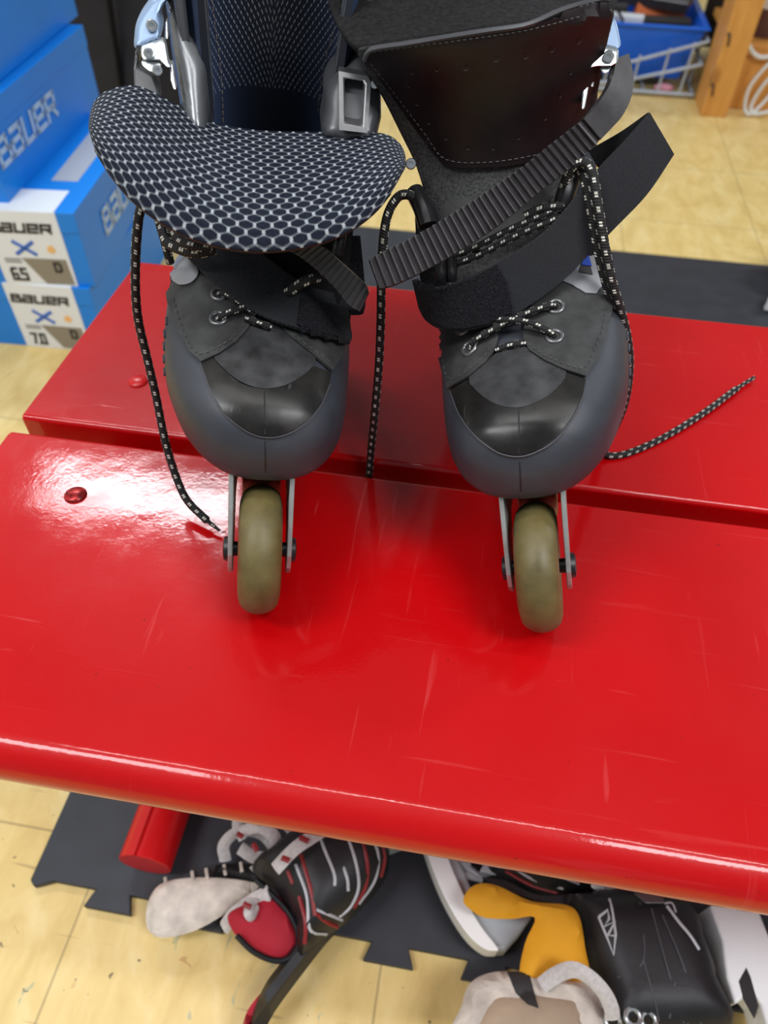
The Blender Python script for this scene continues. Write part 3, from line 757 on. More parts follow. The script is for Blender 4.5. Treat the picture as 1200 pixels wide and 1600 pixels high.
# ---------------- right skate (tongue upright, ratchet strap across)
K = Skate(.0613, .2730, 2.5, -14, -1, 'right inline skate, tongue upright with a toothed strap slanting across it')
K.open_deg = 78; K.cuff_deg = 96; K.base(); R_ = K.root; B = K.bvh; out = K.M@Vector((0, 1, 0))
patch('vamp', [(735, 593), (768, 562), (790, 545), (822, 545), (852, 566), (884, 584), (868, 611), (843, 629), (810, 639), (777, 634), (752, 618)], B, 'vamp', R_, .0004, .0012, sm=3)
patch('toe_cap', [(706, 611), (735, 596), (752, 618), (777, 634), (810, 638), (843, 628), (868, 610), (884, 584), (914, 594), (909, 620), (893, 652), (868, 684), (839, 703), (810, 711), (777, 704), (743, 678), (720, 647)], B, 'gloss', R_, .0003, .0010)
patch('quarter', [(682, 505), (688, 545), (697, 583), (705, 609), (735, 592), (760, 571), (775, 551), (780, 530), (776, 512), (764, 497), (735, 470), (690, 470)], B, 'leather', R_, .0012, .0016)
patch('quarter', [(818, 520), (819, 536), (828, 552), (852, 568), (880, 581), (913, 592), (930, 565), (944, 527), (952, 485), (950, 443), (938, 385), (905, 400), (860, 445), (831, 481)], B, 'leather', R_, .0012, .0016, label='large dark leather quarter with two eyelets')
patch('silver_badge', [(918, 372), (937, 384), (942, 420), (939, 445), (928, 465), (912, 464), (893, 452), (872, 443), (890, 415)], B, 'silver', R_, .0030, .0008, step=5)
patch('badge_window', [(907, 412), (914, 410), (921, 438), (901, 434)], B, 'ink', R_, .0040, .0003, step=5)
patch('badge_window', [(908, 410), (914, 409), (919, 426), (905, 424)], B, 'blue', R_, .0045, .0003, step=5, label='blue part of the badge window')
g = Geo(); g.tube(ontop(B, [(811, 640), (811, 670), (811, 708)], .0013), .0004, 6); g.tube(ontop(B, [(812, 722), (813, 745), (814, 768)], .0001), .0003, 6); g.make('centre_seam', 'dark', R_)
stitches(B, [(695, 545), (703, 585), (712, 597), (738, 580), (762, 558), (772, 535)], .0031, R_)
stitches(B, [(826, 543), (850, 560), (880, 573), (908, 581), (922, 560), (936, 520), (942, 480)], .0031, R_)
for x, y in ((868, 484), (866, 531), (737, 549), (727, 516)): eyelet(B, x, y, R_, .0040, .0032)

# tongue
TR = [(500, 745, 850, .4165, .0005), (440, 700, 875, .4165, .004), (380, 682, 893, .413, .012), (320, 668, 905, .412, .017), (258, 652, 912, .405, .022), (200, 628, 925, .392, .024), (140, 600, 938, .377, .023), (90, 578, 950, .364, .021), (62, 562, 958, .357, .018), (44, 556, 962, .354, .016)]
def trow(y, x0, x1, d, sag, n=25, slope=0):
    r = []
    for i in range(n):
        u = i/(n-1); x = x0+(x1-x0)*u; r.append(pd(x, y+slope*(u-.5), d+sag*(2*u-1)**2))
    return r
rows = [trow(*t, slope=(-62 if t[0] < 120 else -28 if t[0] < 220 else 0)) for t in TR]
rows2 = [trow(20, 530, 968, .366, .016, slope=-60), trow(-25, 510, 985, .380, .010, slope=-50), trow(-70, 500, 990, .395, .004, slope=-40)]
g = Geo(); g.grid(rows); tongue = g.make('tongue', 'cloth', R_, solid=.006, sub=2, offset=1); 
g = Geo(); g.grid([rows[-1]]+rows2); g.make('tongue_lining', 'fabric', tongue, solid=.004, sub=2, label='fuzzy charcoal lining turned out over the top')
def evbvh(o):
    dg = bpy.context.evaluated_depsgraph_get(); ev = o.evaluated_get(dg); me = ev.to_mesh(); wl = wloc(o)
    b = BVHTree.FromPolygons([v.co+wl for v in me.vertices], [list(p.vertices) for p in me.polygons]); ev.to_mesh_clear(); return b
TB = evbvh(tongue)
padpx = [(571, 88), (575, 78), (588, 72), (640, 66), (700, 57), (760, 48), (820, 38), (880, 25), (932, 10), (952, 2), (952, 20), (940, 75), (922, 130), (905, 185), (892, 222), (868, 238), (830, 251), (785, 260), (735, 261), (705, 258), (690, 248), (670, 222), (640, 180), (612, 140), (590, 112), (574, 96)]
pad = patch('tongue_pad', padpx, TB, 'pad', tongue, .0005, .0022, step=9, guess=.38, label='shiny reddish-black leather pad with rows of small holes')
g = Geo(); g.tube(ontop(TB, [(572, 88), (577, 77), (590, 71), (640, 65), (700, 56), (760, 47), (820, 37), (880, 24), (932, 9), (950, 3)], .0026, .37), .0013, 6); g.make('edge_binding', 'cuffg', pad)
g = Geo()
for x, y in ((645, 107), (683, 103), (728, 101), (773, 88), (818, 84), (858, 74), (900, 60), (641, 127), (655, 157), (673, 187), (700, 212), (733, 228), (770, 229), (807, 213), (847, 183), (870, 147), (886, 111)):
    c, n = hit(TB, x, y, .0029); a = n.orthogonal().normalized(); b = n.cross(a); r = .0015 if y < 105 and x > 700 else .0010
    V = [c+(a*cos(q*pi/5)+b*sin(q*pi/5))*r for q in range(10)]; g.add(V+[c-n*.0012], [[i, (i+1) % 10, 10] for i in range(10)])
g.make('vent_holes', 'ink', pad)
stitches(TB, [(582, 92), (620, 140), (668, 205), (700, 246), (760, 252), (830, 242), (880, 222)], .003, pad, 'gstripe')
stitches(TB, [(585, 76), (700, 63), (820, 45), (930, 14)], .003, pad, 'gstripe')
patch('tongue_tab', [(684, 345), (692, 322), (720, 310), (762, 303), (800, 294), (835, 280), (860, 300), (840, 350), (760, 390), (700, 400)], TB, 'leather', tongue, .0004, .0014, step=9, guess=.41)
# fine rim round each toe cap and overcast stitches on the padded edge of the left liner
for kk, b, px in ((L, L.bvh, [(315, 570), (332, 615), (350, 645), (376, 668), (402, 681), (430, 683), (458, 674), (482, 657), (501, 632), (514, 602)]), (K, K.bvh, [(705, 611), (719, 648), (742, 680), (777, 706), (810, 713), (840, 705), (869, 686), (895, 652), (911, 618)])):
    g = Geo(); g.tube(ontop(b, [(q.x, q.y) for q in crv([Vector((x, y, 0)) for x, y in px], 3)], .0010), .0004, 6, n=2); g.make('toe_cap_rim', 'gstripe', kk.root)
LB_ = evbvh(L.liner)
for px in ([(329, 0), (334, 40), (340, 80), (344, 120), (346, 160), (347, 195)], [(532, 20), (520, 60), (508, 100), (502, 140), (498, 180)]):
    stitches(LB_, px, .0008, L.root, 'tan', 10, 5)
# ankle sides of the upper
for xs, nm in ((((646, 305, .43), (662, 300, .425), (684, 320, .418)), 'collar'), (((905, 290, .42), (925, 290, .425), (940, 300, .435)), 'collar')):
    a = xs; r0 = [pd(x, y, d) for x, y, d in a]; r1 = [pd(x+4, y+70, d-.002) for x, y, d in a]; r2 = [pd(x+(10 if x < 800 else 6), y+140, d-.004) for x, y, d in a]; r3 = [pd(x+(25 if x < 800 else -6), y+185, d-.008) for x, y, d in a]
    g = Geo(); g.grid([r0, r1, r2, r3]); g.make(nm, 'fuzz' if xs[0][0] < 800 else 'black', R_, solid=.005, sub=2)
# lace loops
for P in (((648, 300, .407), (660, 325, .402), (668, 352, .402)), ((897, 268, .395), (885, 300, .394), (878, 325, .397))):
    g = Geo(); g.tube([pd(*p) for p in P], .0052, 12); g.make('lace_loop', 'dark', R_)
g = Geo()
for x in (690, 706): g.tube([pd(x, 405, .405), pd(x, 425, .402), pd(x, 440, .404)], .003, 8)
g.make('lace_loop', 'dark', R_)
# velcro instep strap: fuzzy short end left, woven band right
VA = [(650, 436, .417), (662, 446, .405), (690, 447, .397), (730, 433, .394), (790, 402, .392), (850, 362, .390), (900, 305, .388), (935, 262, .386), (975, 220, .384), (1012, 178, .383)]
VB = [(660, 480, .421), (672, 500, .413), (698, 514, .408), (745, 512, .405), (808, 487, .403), (872, 442, .401), (922, 393, .399), (960, 355, .396), (1008, 305, .392), (1050, 243, .389)]
st = ribbon('instep_strap', [pd(*p) for p in VA], [pd(*p) for p in VB], 'web', R_, .0024, 90)
def bvsimple(o): return bvh_of(o)
patch('loop_pile', [(652, 440), (664, 449), (690, 450), (730, 437), (775, 413), (790, 440), (800, 487), (760, 505), (725, 512), (698, 511), (674, 498), (662, 478)], bvsimple(st), 'fuzz', st, .0004, .0015, step=6)
g = Geo(); 
ribbon('strap_return', [pd(921, 236, .405), pd(945, 222, .398), pd(975, 203, .391), pd(1012, 176, .386)], [pd(936, 262, .403), pd(955, 246, .398), pd(985, 222, .392), pd(1018, 183, .3865)], 'black', st, .002, 30)
# ratchet strap
A_ = [(576, 408, .372), (600, 395, .373), (640, 375, .375), (700, 340, .378), (760, 302, .380), (815, 263, .381), (860, 226, .380), (905, 190, .378), (926, 166, .380), (942, 142, .384), (950, 122, .388), (954, 98, .392)]
B_ = [(592, 453, .374), (618, 446, .3745), (662, 425, .377), (722, 391, .380), (784, 349, .382), (840, 303, .383), (887, 266, .383), (932, 222, .383), (948, 204, .386), (965, 184, .390), (978, 156, .395), (981, 124, .400), (974, 90, .402)]
a3 = [pd(*p) for p in A_]; b3 = [pd(*p) for p in B_]
ribbon('ratchet_strap', a3[:8], b3[:8], 'ratchet', R_, .0024, 36*5, teeth=5, smooth=False, label='long toothed ratchet strap with a free rounded end')
ribbon('buckle_strap', a3[7:], b3[7:], 'ratchet', R_, .0036, 40, label='smooth strap bending round to the buckle')
# laces
g = Geo()
g.tube([hit(B, 868, 484, .002)[0], hit(B, 858, 488, .006)[0], hit(B, 825, 503, .0075)[0], hit(B, 790, 520, .0075)[0], hit(B, 750, 541, .006)[0], hit(B, 738, 549, .002)[0]], .0019)
g.tube([hit(B, 866, 531, .002)[0], hit(B, 856, 529, .006)[0], hit(B, 825, 520, .009)[0], hit(B, 790, 517, .0095)[0], hit(B, 750, 515, .006)[0], hit(B, 728, 516, .002)[0]], .0019)
g.tube([hit(B, 776, 551, .002)[0], hit(B, 798, 545, .003)[0], hit(B, 822, 540, .002)[0]], .0019)
g.tube([hit(B, 810, 486, .005)[0], hit(B, 822, 482, .005)[0], hit(B, 830, 476, .005)[0]], .0019)
for dx, dy, dd in ((0, 0, 0), (6, 12, .002)):
    g.tube([pd(702+dx, 402+dy, .404+dd), pd(740+dx, 388+dy, .398+dd), pd(790+dx, 362+dy, .396+dd), pd(830+dx, 344+dy, .395+dd), pd(862+dx, 330+dy, .394+dd), pd(885+dx, 310+dy, .396+dd)], .0019)
g.tube([pd(820, 338, .395), pd(845, 326, .393), pd(880, 322, .393)], .0024)
# outer loose end: down the right side and across the back plank
g.tube([pd(880, 292, .392), pd(893, 262, .384), pd(912, 254, .381), pd(926, 272, .380), pd(934, 320, .381), pd(944, 380, .387), pd(956, 440, .397), pd(971, 490, .412), pd(981, 535, .43), pd(983, 580, .448), pd(976, 630, .475), pd(958, 675, .51), pd(945, 700, .536), pd(952, 712, .5395), pd(985, 707, .5435), pd(1040, 682, .5555), pd(1100, 645, .573), pd(1150, 608, .592), pd(1178, 590, .6025)], .0026, n=10, taper=lambda t: 1 if t < .95 else .6)
g.tube([pd(893, 280, .391), pd(905, 266, .388), pd(916, 290, .386), pd(925, 340, .387), pd(936, 400, .394), pd(950, 455, .404), pd(963, 500, .418), pd(974, 545, .437), pd(975, 585, .454), pd(967, 630, .48), pd(950, 675, .515), pd(944, 700, .5385)], .0024, n=10)
# inner loose end: loop, then down into the gap between the planks
g.tube([pd(664, 345, .405), pd(652, 318, .403), pd(640, 305, .402), pd(622, 308, .404), pd(606, 335, .408), pd(599, 375, .414), pd(596, 430, .424), pd(595, 500, .44), pd(592, 570, .46), pd(586, 640, .486), pd(580, 700, .515), pd(577, 738, .534), pd(576, 752, .545)], .0026, n=10)
g.make('lace', 'lace', R_)
# buckle
bk = plate('buckle', [(955, 28), (962, 32), (968, 55), (969, 76), (948, 74), (930, 66), (935, 50), (945, 34)], .390, .010, 'bluesteel', R_, .002, sm=3, label='pale blue-grey ratchet buckle')
plate('buckle_base', [(928, 68), (968, 78), (967, 98), (955, 105), (934, 105), (918, 108), (924, 90)], .386, .006, 'steel', bk, .0016)
plate('spring', [(935, 105), (958, 104), (950, 118), (940, 116)], .388, .010, 'steel', bk, .002)
plate('latch_arm', [(918, 108), (924, 112), (920, 140), (914, 172), (908, 172), (910, 140)], .394, .006, 'steel', bk, .001)
plate('latch_arm', [(926, 108), (931, 112), (928, 138), (922, 136)], .394, .006, 'steel', bk, .001)
rivet(951, 88, .3845, .0029, 'steel', bk); rivet(946, 46, .3885, .0028, 'steel', bk)
# small moulded ribs on the outer edge of each shell
for kk, b, pts in ((L, L.bvh, ((256, 500), (254, 520), (254, 540), (256, 560), (259, 580))), (K, K.bvh, ((972, 525), (972, 545), (971, 563), (968, 582), (966, 598)))):
    g = Geo()
    for x, y in pts:
        c = b.find_nearest(pd(x, y, .418))[0]; g.tube([c-kk.M@Vector((0, .004, 0)), c, c+kk.M@Vector((0, .002, 0))], .0016, 6, taper=lambda t: .35+.65*t)
    g.make('edge_ribs', 'shell', kk.root)

# ------------------------------------------------------------------ ice skates under the bench
def strip(bvh, px, r, off=.0006, g=None, flat=.3, guess=.7, straight=False):
    g.tube([hit(bvh, x, y, off, guess)[0] for x, y in px], r*.52, 8, flat=flat, n=8, smooth=not straight); return g
Z = .010
A = thing('ice_skate', pz(520, 1400, Z), 'black ice skate with red lining, red and white stripes and a white felt tongue', 'ice skate')
bt = pillow('boot', [(395, 1352), (430, 1318), (470, 1292), (520, 1272), (580, 1278), (606, 1320), (606, 1362), (588, 1395), (560, 1425), (535, 1447), (505, 1470), (475, 1500), (452, 1506), (462, 1470), (455, 1430), (430, 1392), (405, 1372)], Z, .085, .038, 'boot', A)
bb = bvh_of(bt)
pillow('ankle_lining', [(356, 1430), (375, 1416), (410, 1402), (432, 1398), (455, 1425), (466, 1455), (464, 1478), (440, 1500), (410, 1492), (380, 1472), (362, 1452)], Z+.030, .018, .006, 'crimson', A, label='crimson inner lining showing at the ankle')
pillow('tendon_guard', [(438, 1505), (462, 1470), (505, 1452), (530, 1450), (505, 1480), (468, 1528), (430, 1580), (404, 1625), (384, 1625), (400, 1570), (416, 1535)], Z+.022, .03, .010, 'boot', A)
g = Geo(); g.tube([pz(x, y, .058) for x, y in ((400, 1375), (425, 1398), (450, 1425), (464, 1452), (466, 1478), (450, 1498), (425, 1500), (395, 1486), (370, 1462))], .0026, 8); g.make('ankle_rim', 'boot', A)
pillow('guard_lining', [(376, 1625), (384, 1585), (400, 1560), (420, 1538), (426, 1530), (418, 1558), (400, 1600), (392, 1625)], Z+.018, .030, .005, 'crimson', A, label='crimson edge of the tendon guard')
pillow('tongue', [(228, 1440), (232, 1408), (250, 1382), (290, 1372), (345, 1372), (392, 1378), (404, 1386), (376, 1408), (345, 1432), (305, 1454), (262, 1465), (238, 1460)], Z+.014, .014, .006, 'felt', A, label='off-white felt tongue flopped to the left')
pillow('tongue_shell', [(255, 1380), (300, 1362), (350, 1350), (400, 1352), (420, 1372), (400, 1384), (345, 1373), (290, 1372)], Z+.004, .022, .006, 'dark', A)
g = Geo()
for px in ([(575, 1300), (590, 1335), (585, 1375), (560, 1412)], [(540, 1300), (555, 1345), (560, 1385), (548, 1415), (530, 1432)], [(497, 1300), (508, 1330), (522, 1365), (523, 1384)], [(515, 1300), (540, 1365), (544, 1392)], [(495, 1421), (515, 1429), (535, 1437)], [(462, 1350), (480, 1400), (484, 1452), (510, 1460)]): strip(bb, px, .0026, g=g)
g.make('pale_stripes', 'stripe', A)
g = Geo()
for px in ([(560, 1300), (573, 1345), (570, 1385), (552, 1418)], [(592, 1310), (600, 1340), (594, 1370)], [(470, 1335), (486, 1390), (492, 1430)], [(468, 1400), (478, 1440), (476, 1475)], [(495, 1428), (510, 1440), (528, 1448)], [(450, 1360), (458, 1380)]): strip(bb, px, .0034, g=g)
g.make('red_stripes', 'rstripe', A)
slab('blade_holder', [(604, 1300), (650, 1300), (648, 1322), (606, 1338)], Z+.02, .02, 'greyw', A)
lcm = simple('off_white_lace', S(205, 200, 198), .85, 0, .12, 300)
g = Geo()
def hz(x, y, z): return pz(x, y, z)
g.tube([hz(430, 1358, .105), hz(462, 1325, .115), hz(500, 1300, .11), hz(515, 1288, .10)], .0062, 8, flat=.25)
g.tube([hz(350, 1450, .03), hz(365, 1430, .045), (hz(395, 1408, .05)), hz(420, 1395, .06)], .007, 8, flat=.3)
g.tube([hz(352, 1345, .03), hz(350, 1320, .045), hz(372, 1300, .055), hz(410, 1305, .05), hz(430, 1335, .04), hz(400, 1340, .04), hz(375, 1325, .05)], .006, 8, flat=.3)
g.tube([hz(382, 1310, .05), hz(372, 1285, .06), hz(395, 1272, .065), hz(435, 1280, .06), hz(458, 1305, .06), hz(450, 1325, .06)], .006, 8, flat=.3)
g.tube([hz(375, 1300, .06), hz(405, 1292, .07), hz(430, 1310, .065), hz(425, 1340, .05), hz(395, 1360, .04)], .006, 8, flat=.3)
g.tube([hz(395, 1405, .06), hz(388, 1425, .07), hz(395, 1432, .065), hz(402, 1418, .06)], .0045, 8, flat=.4)
lc = g.make('lace', lcm, A)
for a, b in (((440, 1340), (452, 1345)), ((468, 1308), (482, 1315)), ((380, 1412), (392, 1418)), ((400, 1275), (406, 1288)), ((435, 1283), (428, 1293)), ((370, 1302), (380, 1308)), ((395, 1318), (402, 1330))):
    zz = .118 if a[0] > 435 and a[1] > 1300 else .074; g = Geo(); g.tube([hz(*a, zz), hz(*b, zz)], .0028, 6, flat=.25); g.make('woven_mark', 'rstripe', lc)
g = Geo()
for x, y in ((258, 1372), (300, 1362), (322, 1358), (350, 1352), (376, 1348)): g.tube([hz(x, y, .03), hz(x+2, y+14, .036)], .0018, 6)
g.make('hook_eyelets', 'felt', A)

Bk = thing('ice_skate', pz(800, 1380, Z), 'ice skate on its side, long curved white blade holder, left of the yellow lining', 'ice skate')
pillow('boot', [(748, 1330), (800, 1300), (900, 1300), (990, 1340), (985, 1392), (930, 1400), (860, 1402), (800, 1388), (762, 1372)], Z, .06, .025, 'boot', Bk)
bb = bvh_of(bpy.data.objects['boot.001'])
g = Geo()
for px in ([(790, 1345), (830, 1372), (880, 1388)], [(870, 1350), (895, 1365), (918, 1372), (880, 1368)], [(840, 1345), (880, 1370), (905, 1380)]): strip(bb, px, .0022, g=g)
g.make('pale_stripes', 'stripe', Bk)
g = Geo(); strip(bb, [(790, 1360), (830, 1382), (870, 1394)], .003, g=g); g.make('red_stripes', 'rstripe', Bk)
slab('blade_holder', [(682, 1290), (700, 1330), (722, 1372), (745, 1425), (800, 1420), (832, 1432), (808, 1468), (785, 1494), (768, 1496), (740, 1468), (708, 1410), (685, 1360), (672, 1300)], Z+.012, .024, 'greyw', Bk, bevel=.004)
slab('blade_edge', [(652, 1290), (660, 1330), (682, 1392), (706, 1440), (730, 1474), (752, 1492), (768, 1495), (772, 1490), (742, 1450), (712, 1390), (695, 1345), (684, 1290)], Z+.022, .026, WHITE2, Bk, bevel=.005, sm=3, label='bright white curved underside of the holder')
g = Geo()
for a, b in (((690, 1325), (755, 1375)), ((708, 1328), (722, 1370)), ((700, 1362), (750, 1372)), ((700, 1345), (735, 1352))): g.tube([hz(*a, .035), hz(*b, .035)], .004, 8, smooth=False)
g.make('holder_struts', 'greyw', Bk)
slab('holder_post', [(745, 1372), (765, 1338), (780, 1340), (795, 1382)], Z+.02, .022, 'greyw', Bk)
pillow('toe_guard', [(924, 1386), (930, 1372), (945, 1368), (972, 1376), (965, 1386), (945, 1394)], Z+.045, .02, .006, 'white', Bk, step=5)

D = thing('ice_skate', pz(1000, 1500, Z), 'black ice skate with bright yellow lining and a white blade holder on its right', 'ice skate')
bt = pillow('boot', [(752, 1372), (790, 1376), (840, 1398), (900, 1396), (960, 1388), (1040, 1392), (1078, 1420), (1098, 1470), (1115, 1530), (1135, 1625), (930, 1625), (925, 1560), (905, 1500), (890, 1425), (850, 1412), (795, 1392)], Z, .088, .035, 'boot', D)
bb = bvh_of(bt)
pillow('ankle_lining', [(724, 1408), (732, 1390), (752, 1380), (780, 1385), (830, 1408), (885, 1414), (905, 1432), (914, 1480), (918, 1530), (860, 1535), (814, 1528), (820, 1475), (836, 1434), (800, 1436), (758, 1434), (736, 1422)], Z+.066, .016, .006, 'yellow', D, label='bright yellow lining of the opened ankle')
slab('blade_holder', [(1086, 1432), (1140, 1410), (1150, 1414), (1175, 1480), (1200, 1600), (1204, 1625), (1172, 1625), (1160, 1580), (1150, 1566), (1136, 1572), (1122, 1582), (1110, 1540), (1104, 1485)], Z+.012, .042, WHITE2, D, bevel=.005)
slab('holder_slot', [(1165, 1512), (1172, 1528), (1184, 1572), (1178, 1592), (1160, 1560), (1153, 1534)], Z+.0525, .002, 'dark', D, bevel=.0004)
g = Geo(); g.tube([hz(1150, 1408, .05), hz(1178, 1470, .05), hz(1196, 1530, .05), hz(1212, 1620, .05)], .006, 8, flat=.6); g.make('blade', 'gstripe', D)
g = Geo()
for px in ([(936, 1433), (948, 1462), (959, 1492), (962, 1460), (956, 1420), (952, 1405)], [(936, 1433), (950, 1422), (952, 1436), (944, 1448), (961, 1440), (950, 1462), (961, 1462)]): strip(bb, px, .0022, g=g, flat=.5, straight=True)
g.make('geometric_print', 'stripe', D)
g = Geo(); strip(bb, [(1042, 1416), (1060, 1440), (1078, 1462), (1092, 1484)], .0026, g=g); strip(bb, [(1038, 1412), (1050, 1412), (1056, 1426)], .0016, g=g); g.make('pale_flash', 'stripe', D)
g = Geo()
for px in ([(1000, 1410), (1005, 1500), (965, 1528)], [(1005, 1500), (1022, 1560), (1030, 1595)], [(1018, 1420), (1045, 1520), (1075, 1600)], [(1035, 1430), (1068, 1510), (1095, 1600)], [(1055, 1535), (1046, 1590)], [(1060, 1540), (1068, 1598)]): strip(bb, px, .0014, g=g, off=.0006, flat=.4)
g.make('charcoal_stripes', 'gstripe', D)
slab('size_tag', [(990, 1396), (1034, 1398), (1038, 1412), (1008, 1412)], Z+.088, .002, 'gun', D, bevel=.0004)
tn = pillow('tongue', [(720, 1625), (722, 1570), (735, 1536), (765, 1520), (810, 1517), (860, 1520), (905, 1526), (930, 1540), (934, 1625)], Z+.055, .026, .012, 'felt', D, label='off-white felt tongue with a black label')
pillow('tongue_lining', [(745, 1625), (744, 1590), (762, 1560), (800, 1548), (850, 1552), (905, 1562), (912, 1600), (912, 1625)], Z+.066, .020, .012, 'tan', tn)
patch('tongue_label', [(793, 1521), (826, 1521), (841, 1576), (824, 1570), (806, 1552)], bvh_of(tn, bpy.data.objects['tongue_lining.001']), 'ink', tn, .0008, .0008, step=6, guess=.66)
g = Geo(); g.tube([hz(846, 1540, .098), hz(868, 1524, .108), hz(895, 1515, .120), hz(920, 1526, .124), hz(943, 1550, .118), hz(955, 1575, .108), hz(957, 1592, .100)], .0062, 8, flat=.3); lc = g.make('lace', lcm, D)
g = Geo()
for x, y in ((957, 1592), (988, 1587), (1012, 1592)):
    c, n = hit(bb, x, y, .002, .66); g.tube([c+Vector((cos(q*pi/6), sin(q*pi/6), 0))*.006 for q in range(13)], .0022, 8)
g.make('eyelets', 'steel', D)

# one more skate end beyond the bench, right edge
E_ = thing('ice_skate', (.60, 1.36, Z), 'white blade holder of a skate on the mat behind the bench, at the right edge', 'ice skate')
g = Geo()
prof = [(-.07, 0), (-.045, .035), (-.01, .048), (.12, .048), (.16, .03), (.19, 0), (.15, -.005), (.12, .016), (.02, .016), (-.03, -.002)]
g.prism([(.617+a, 1.37+b*1.6, .012) for a, b in prof], (0, 0, .03)); g.make('blade_holder', 'white', E_, smooth=False, bevel=.005)
g = Geo(); g.tube([(.60, 1.505, .05), (.66, 1.52, .055), (.76, 1.525, .055), (.86, 1.51, .05)], .05, 16); g.make('boot', 'boot', E_)

# ------------------------------------------------------------------ skate cartons
FONT = {'B': ([(0, 0), (0, 1), (.8, 1), (.8, .54), (0, .54)], [(.8, .54), (.95, .45), (.95, 0), (0, 0)]), 'A': ([(.05, 1), (.9, 1), (.9, 0), (0, 0), (0, .52), (.9, .52)],),
        'U': ([(0, 1), (0, 0), (.9, 0), (.9, 1)],), 'E': ([(.9, 0), (0, 0), (0, 1), (.9, 1), (.9, .48), (0, .48)],), 'R': ([(0, 0), (0, 1), (.9, 1), (.9, .45), (0, .45)], [(.5, .45), (.95, 0)]),
        'X': ([(0, 0), (1, 1)], [(0, 1), (1, 0)]), '6': ([(.8, 1), (.2, 1), (0, .8), (0, 0), (.8, 0), (.8, .5), (0, .5)],), '5': ([(.8, 1), (0, 1), (0, .55), (.8, .55), (.8, 0), (0, 0)],),
        '7': ([(0, 1), (.8, 1), (.3, 0)],), '0': ([(0, 0), (0, 1), (.8, 1), (.8, 0), (0, 0)],), '.': ([(.0, 0), (.12, 0)],), 'D': ([(0, 0), (0, 1), (.6, 1), (.8, .8), (.8, .2), (.6, 0), (0, 0)],)}
def text(s, o, ux, uy, n, h, wid, sw, mat, parent, name='lettering', shear=0):
    g = Geo(); x = 0; ux, uy, n = Vector(ux).normalized(), Vector(uy).normalized(), Vector(n).normalized()
    for ch in s:
        adv = .35 if ch == '.' else 1.28
        for pl in FONT[ch]:
            for a, b in zip(pl, pl[1:]):
                A_ = Vector(o)+ux*((x+a[0])*wid+a[1]*h*shear)+uy*(a[1]*h); B_ = Vector(o)+ux*((x+b[0])*wid+b[1]*h*shear)+uy*(b[1]*h)
                d = (B_-A_); d = d.normalized() if d.length > 0 else ux; sd = n.cross(d)*sw/2; e = d*sw/2
                g.prism([A_-e-sd, B_+e-sd, B_+e+sd, A_-e+sd], n*.0006)
        x += adv
    return g.make(name, mat, parent, smooth=False)
def carton(px_anchor, z0, h, w, ln, yaw, label, size=None, topmode=None, kind=0):
    """px_anchor: world xy of its near right corner"""
    a = radians(yaw); ex = Vector((cos(a), sin(a), 0)); ey = Vector((-sin(a), cos(a), 0)); ez = Vector((0, 0, 1)); c0 = Vector((px_anchor[0], px_anchor[1], z0))
    R = thing('shoe_box', c0-ex*w/2+ey*ln/2, label, 'box', 'blue skate cartons in the stack')
    def bx(u0, u1, v0, v1, w0, w1, nm, mt, par=R, bev=.0008, **k):        # u leftwards from corner, v back, w up
        g = Geo(); V = [c0-ex*u+ey*v+ez*q for u in (u0, u1) for v in (v0, v1) for q in (w0, w1)]
        g.add(V, [[0, 1, 3, 2], [4, 6, 7, 5], [0, 4, 5, 1], [2, 3, 7, 6], [0, 2, 6, 4], [1, 5, 7, 3]]); return g.make(nm, mt, par, smooth=False, bevel=bev, **k)
    body = bx(.0015, w-.0015, .0015, ln-.0015, 0, h-.03, 'body', 'boxb'); lid = bx(0, w, 0, ln, h-.034, h, 'lid', 'boxb')
    if size:
        lab = bx(.030, .153, -.0012, 0.003, .0005, h, 'label_panel', 'boxw', body, .0002, label='white printed end panel')
        n = -ey; o = lambda u, q: c0-ex*u+ez*q-ey*.0013
        text('BAUER', o(.146, h-.034), ex, ez, n, .013, .0165, .0042, 'ink', lab, shear=.2)
        text('X', o(.114, h-.072), ex, ez, n, .020, .030, .006, 'inkb', lab, 'cross_mark')
        g = Geo(); g.prism([o(.052, .075), o(.060, .072), o(.062, .064), o(.054, .060), o(.047, .066)], n*.0006); g.make('star_mark', 'inko', lab, smooth=False)
        g = Geo()
        for q in (.046, .041): g.prism([o(.140, q), o(.112, q), o(.112, q+.003), o(.140, q+.003)], n*.0006)
        g.make('small_print', 'inkg', lab, smooth=False)
        text(size, o(.136, .010), ex, ez, n, .020, .010, .0045, 'ink', lab, 'size_number')
        g = Geo(); g.prism([o(.110, .050), o(.036, .050), o(.034, .004), o(.082, .004)], n*.0005); pn = g.make('taupe_panel', 'taupe', lab, smooth=False)
        g = Geo(); text('D', o(.058, .028)+n*.0006, ex, ez, n, .015, .012, .004, 'ink', pn, 'width_letter')
        bx(.032, .153, -.001, .075, h-.001, h+.0006, 'label_top', 'boxw', lid, .0002)
        bx(.03, .075, .11, ln-.02, h-.001, h+.0006, 'grey_band', 'boxg', lid, .0002)
    return R, c0, ex, ey, ez, lid, body
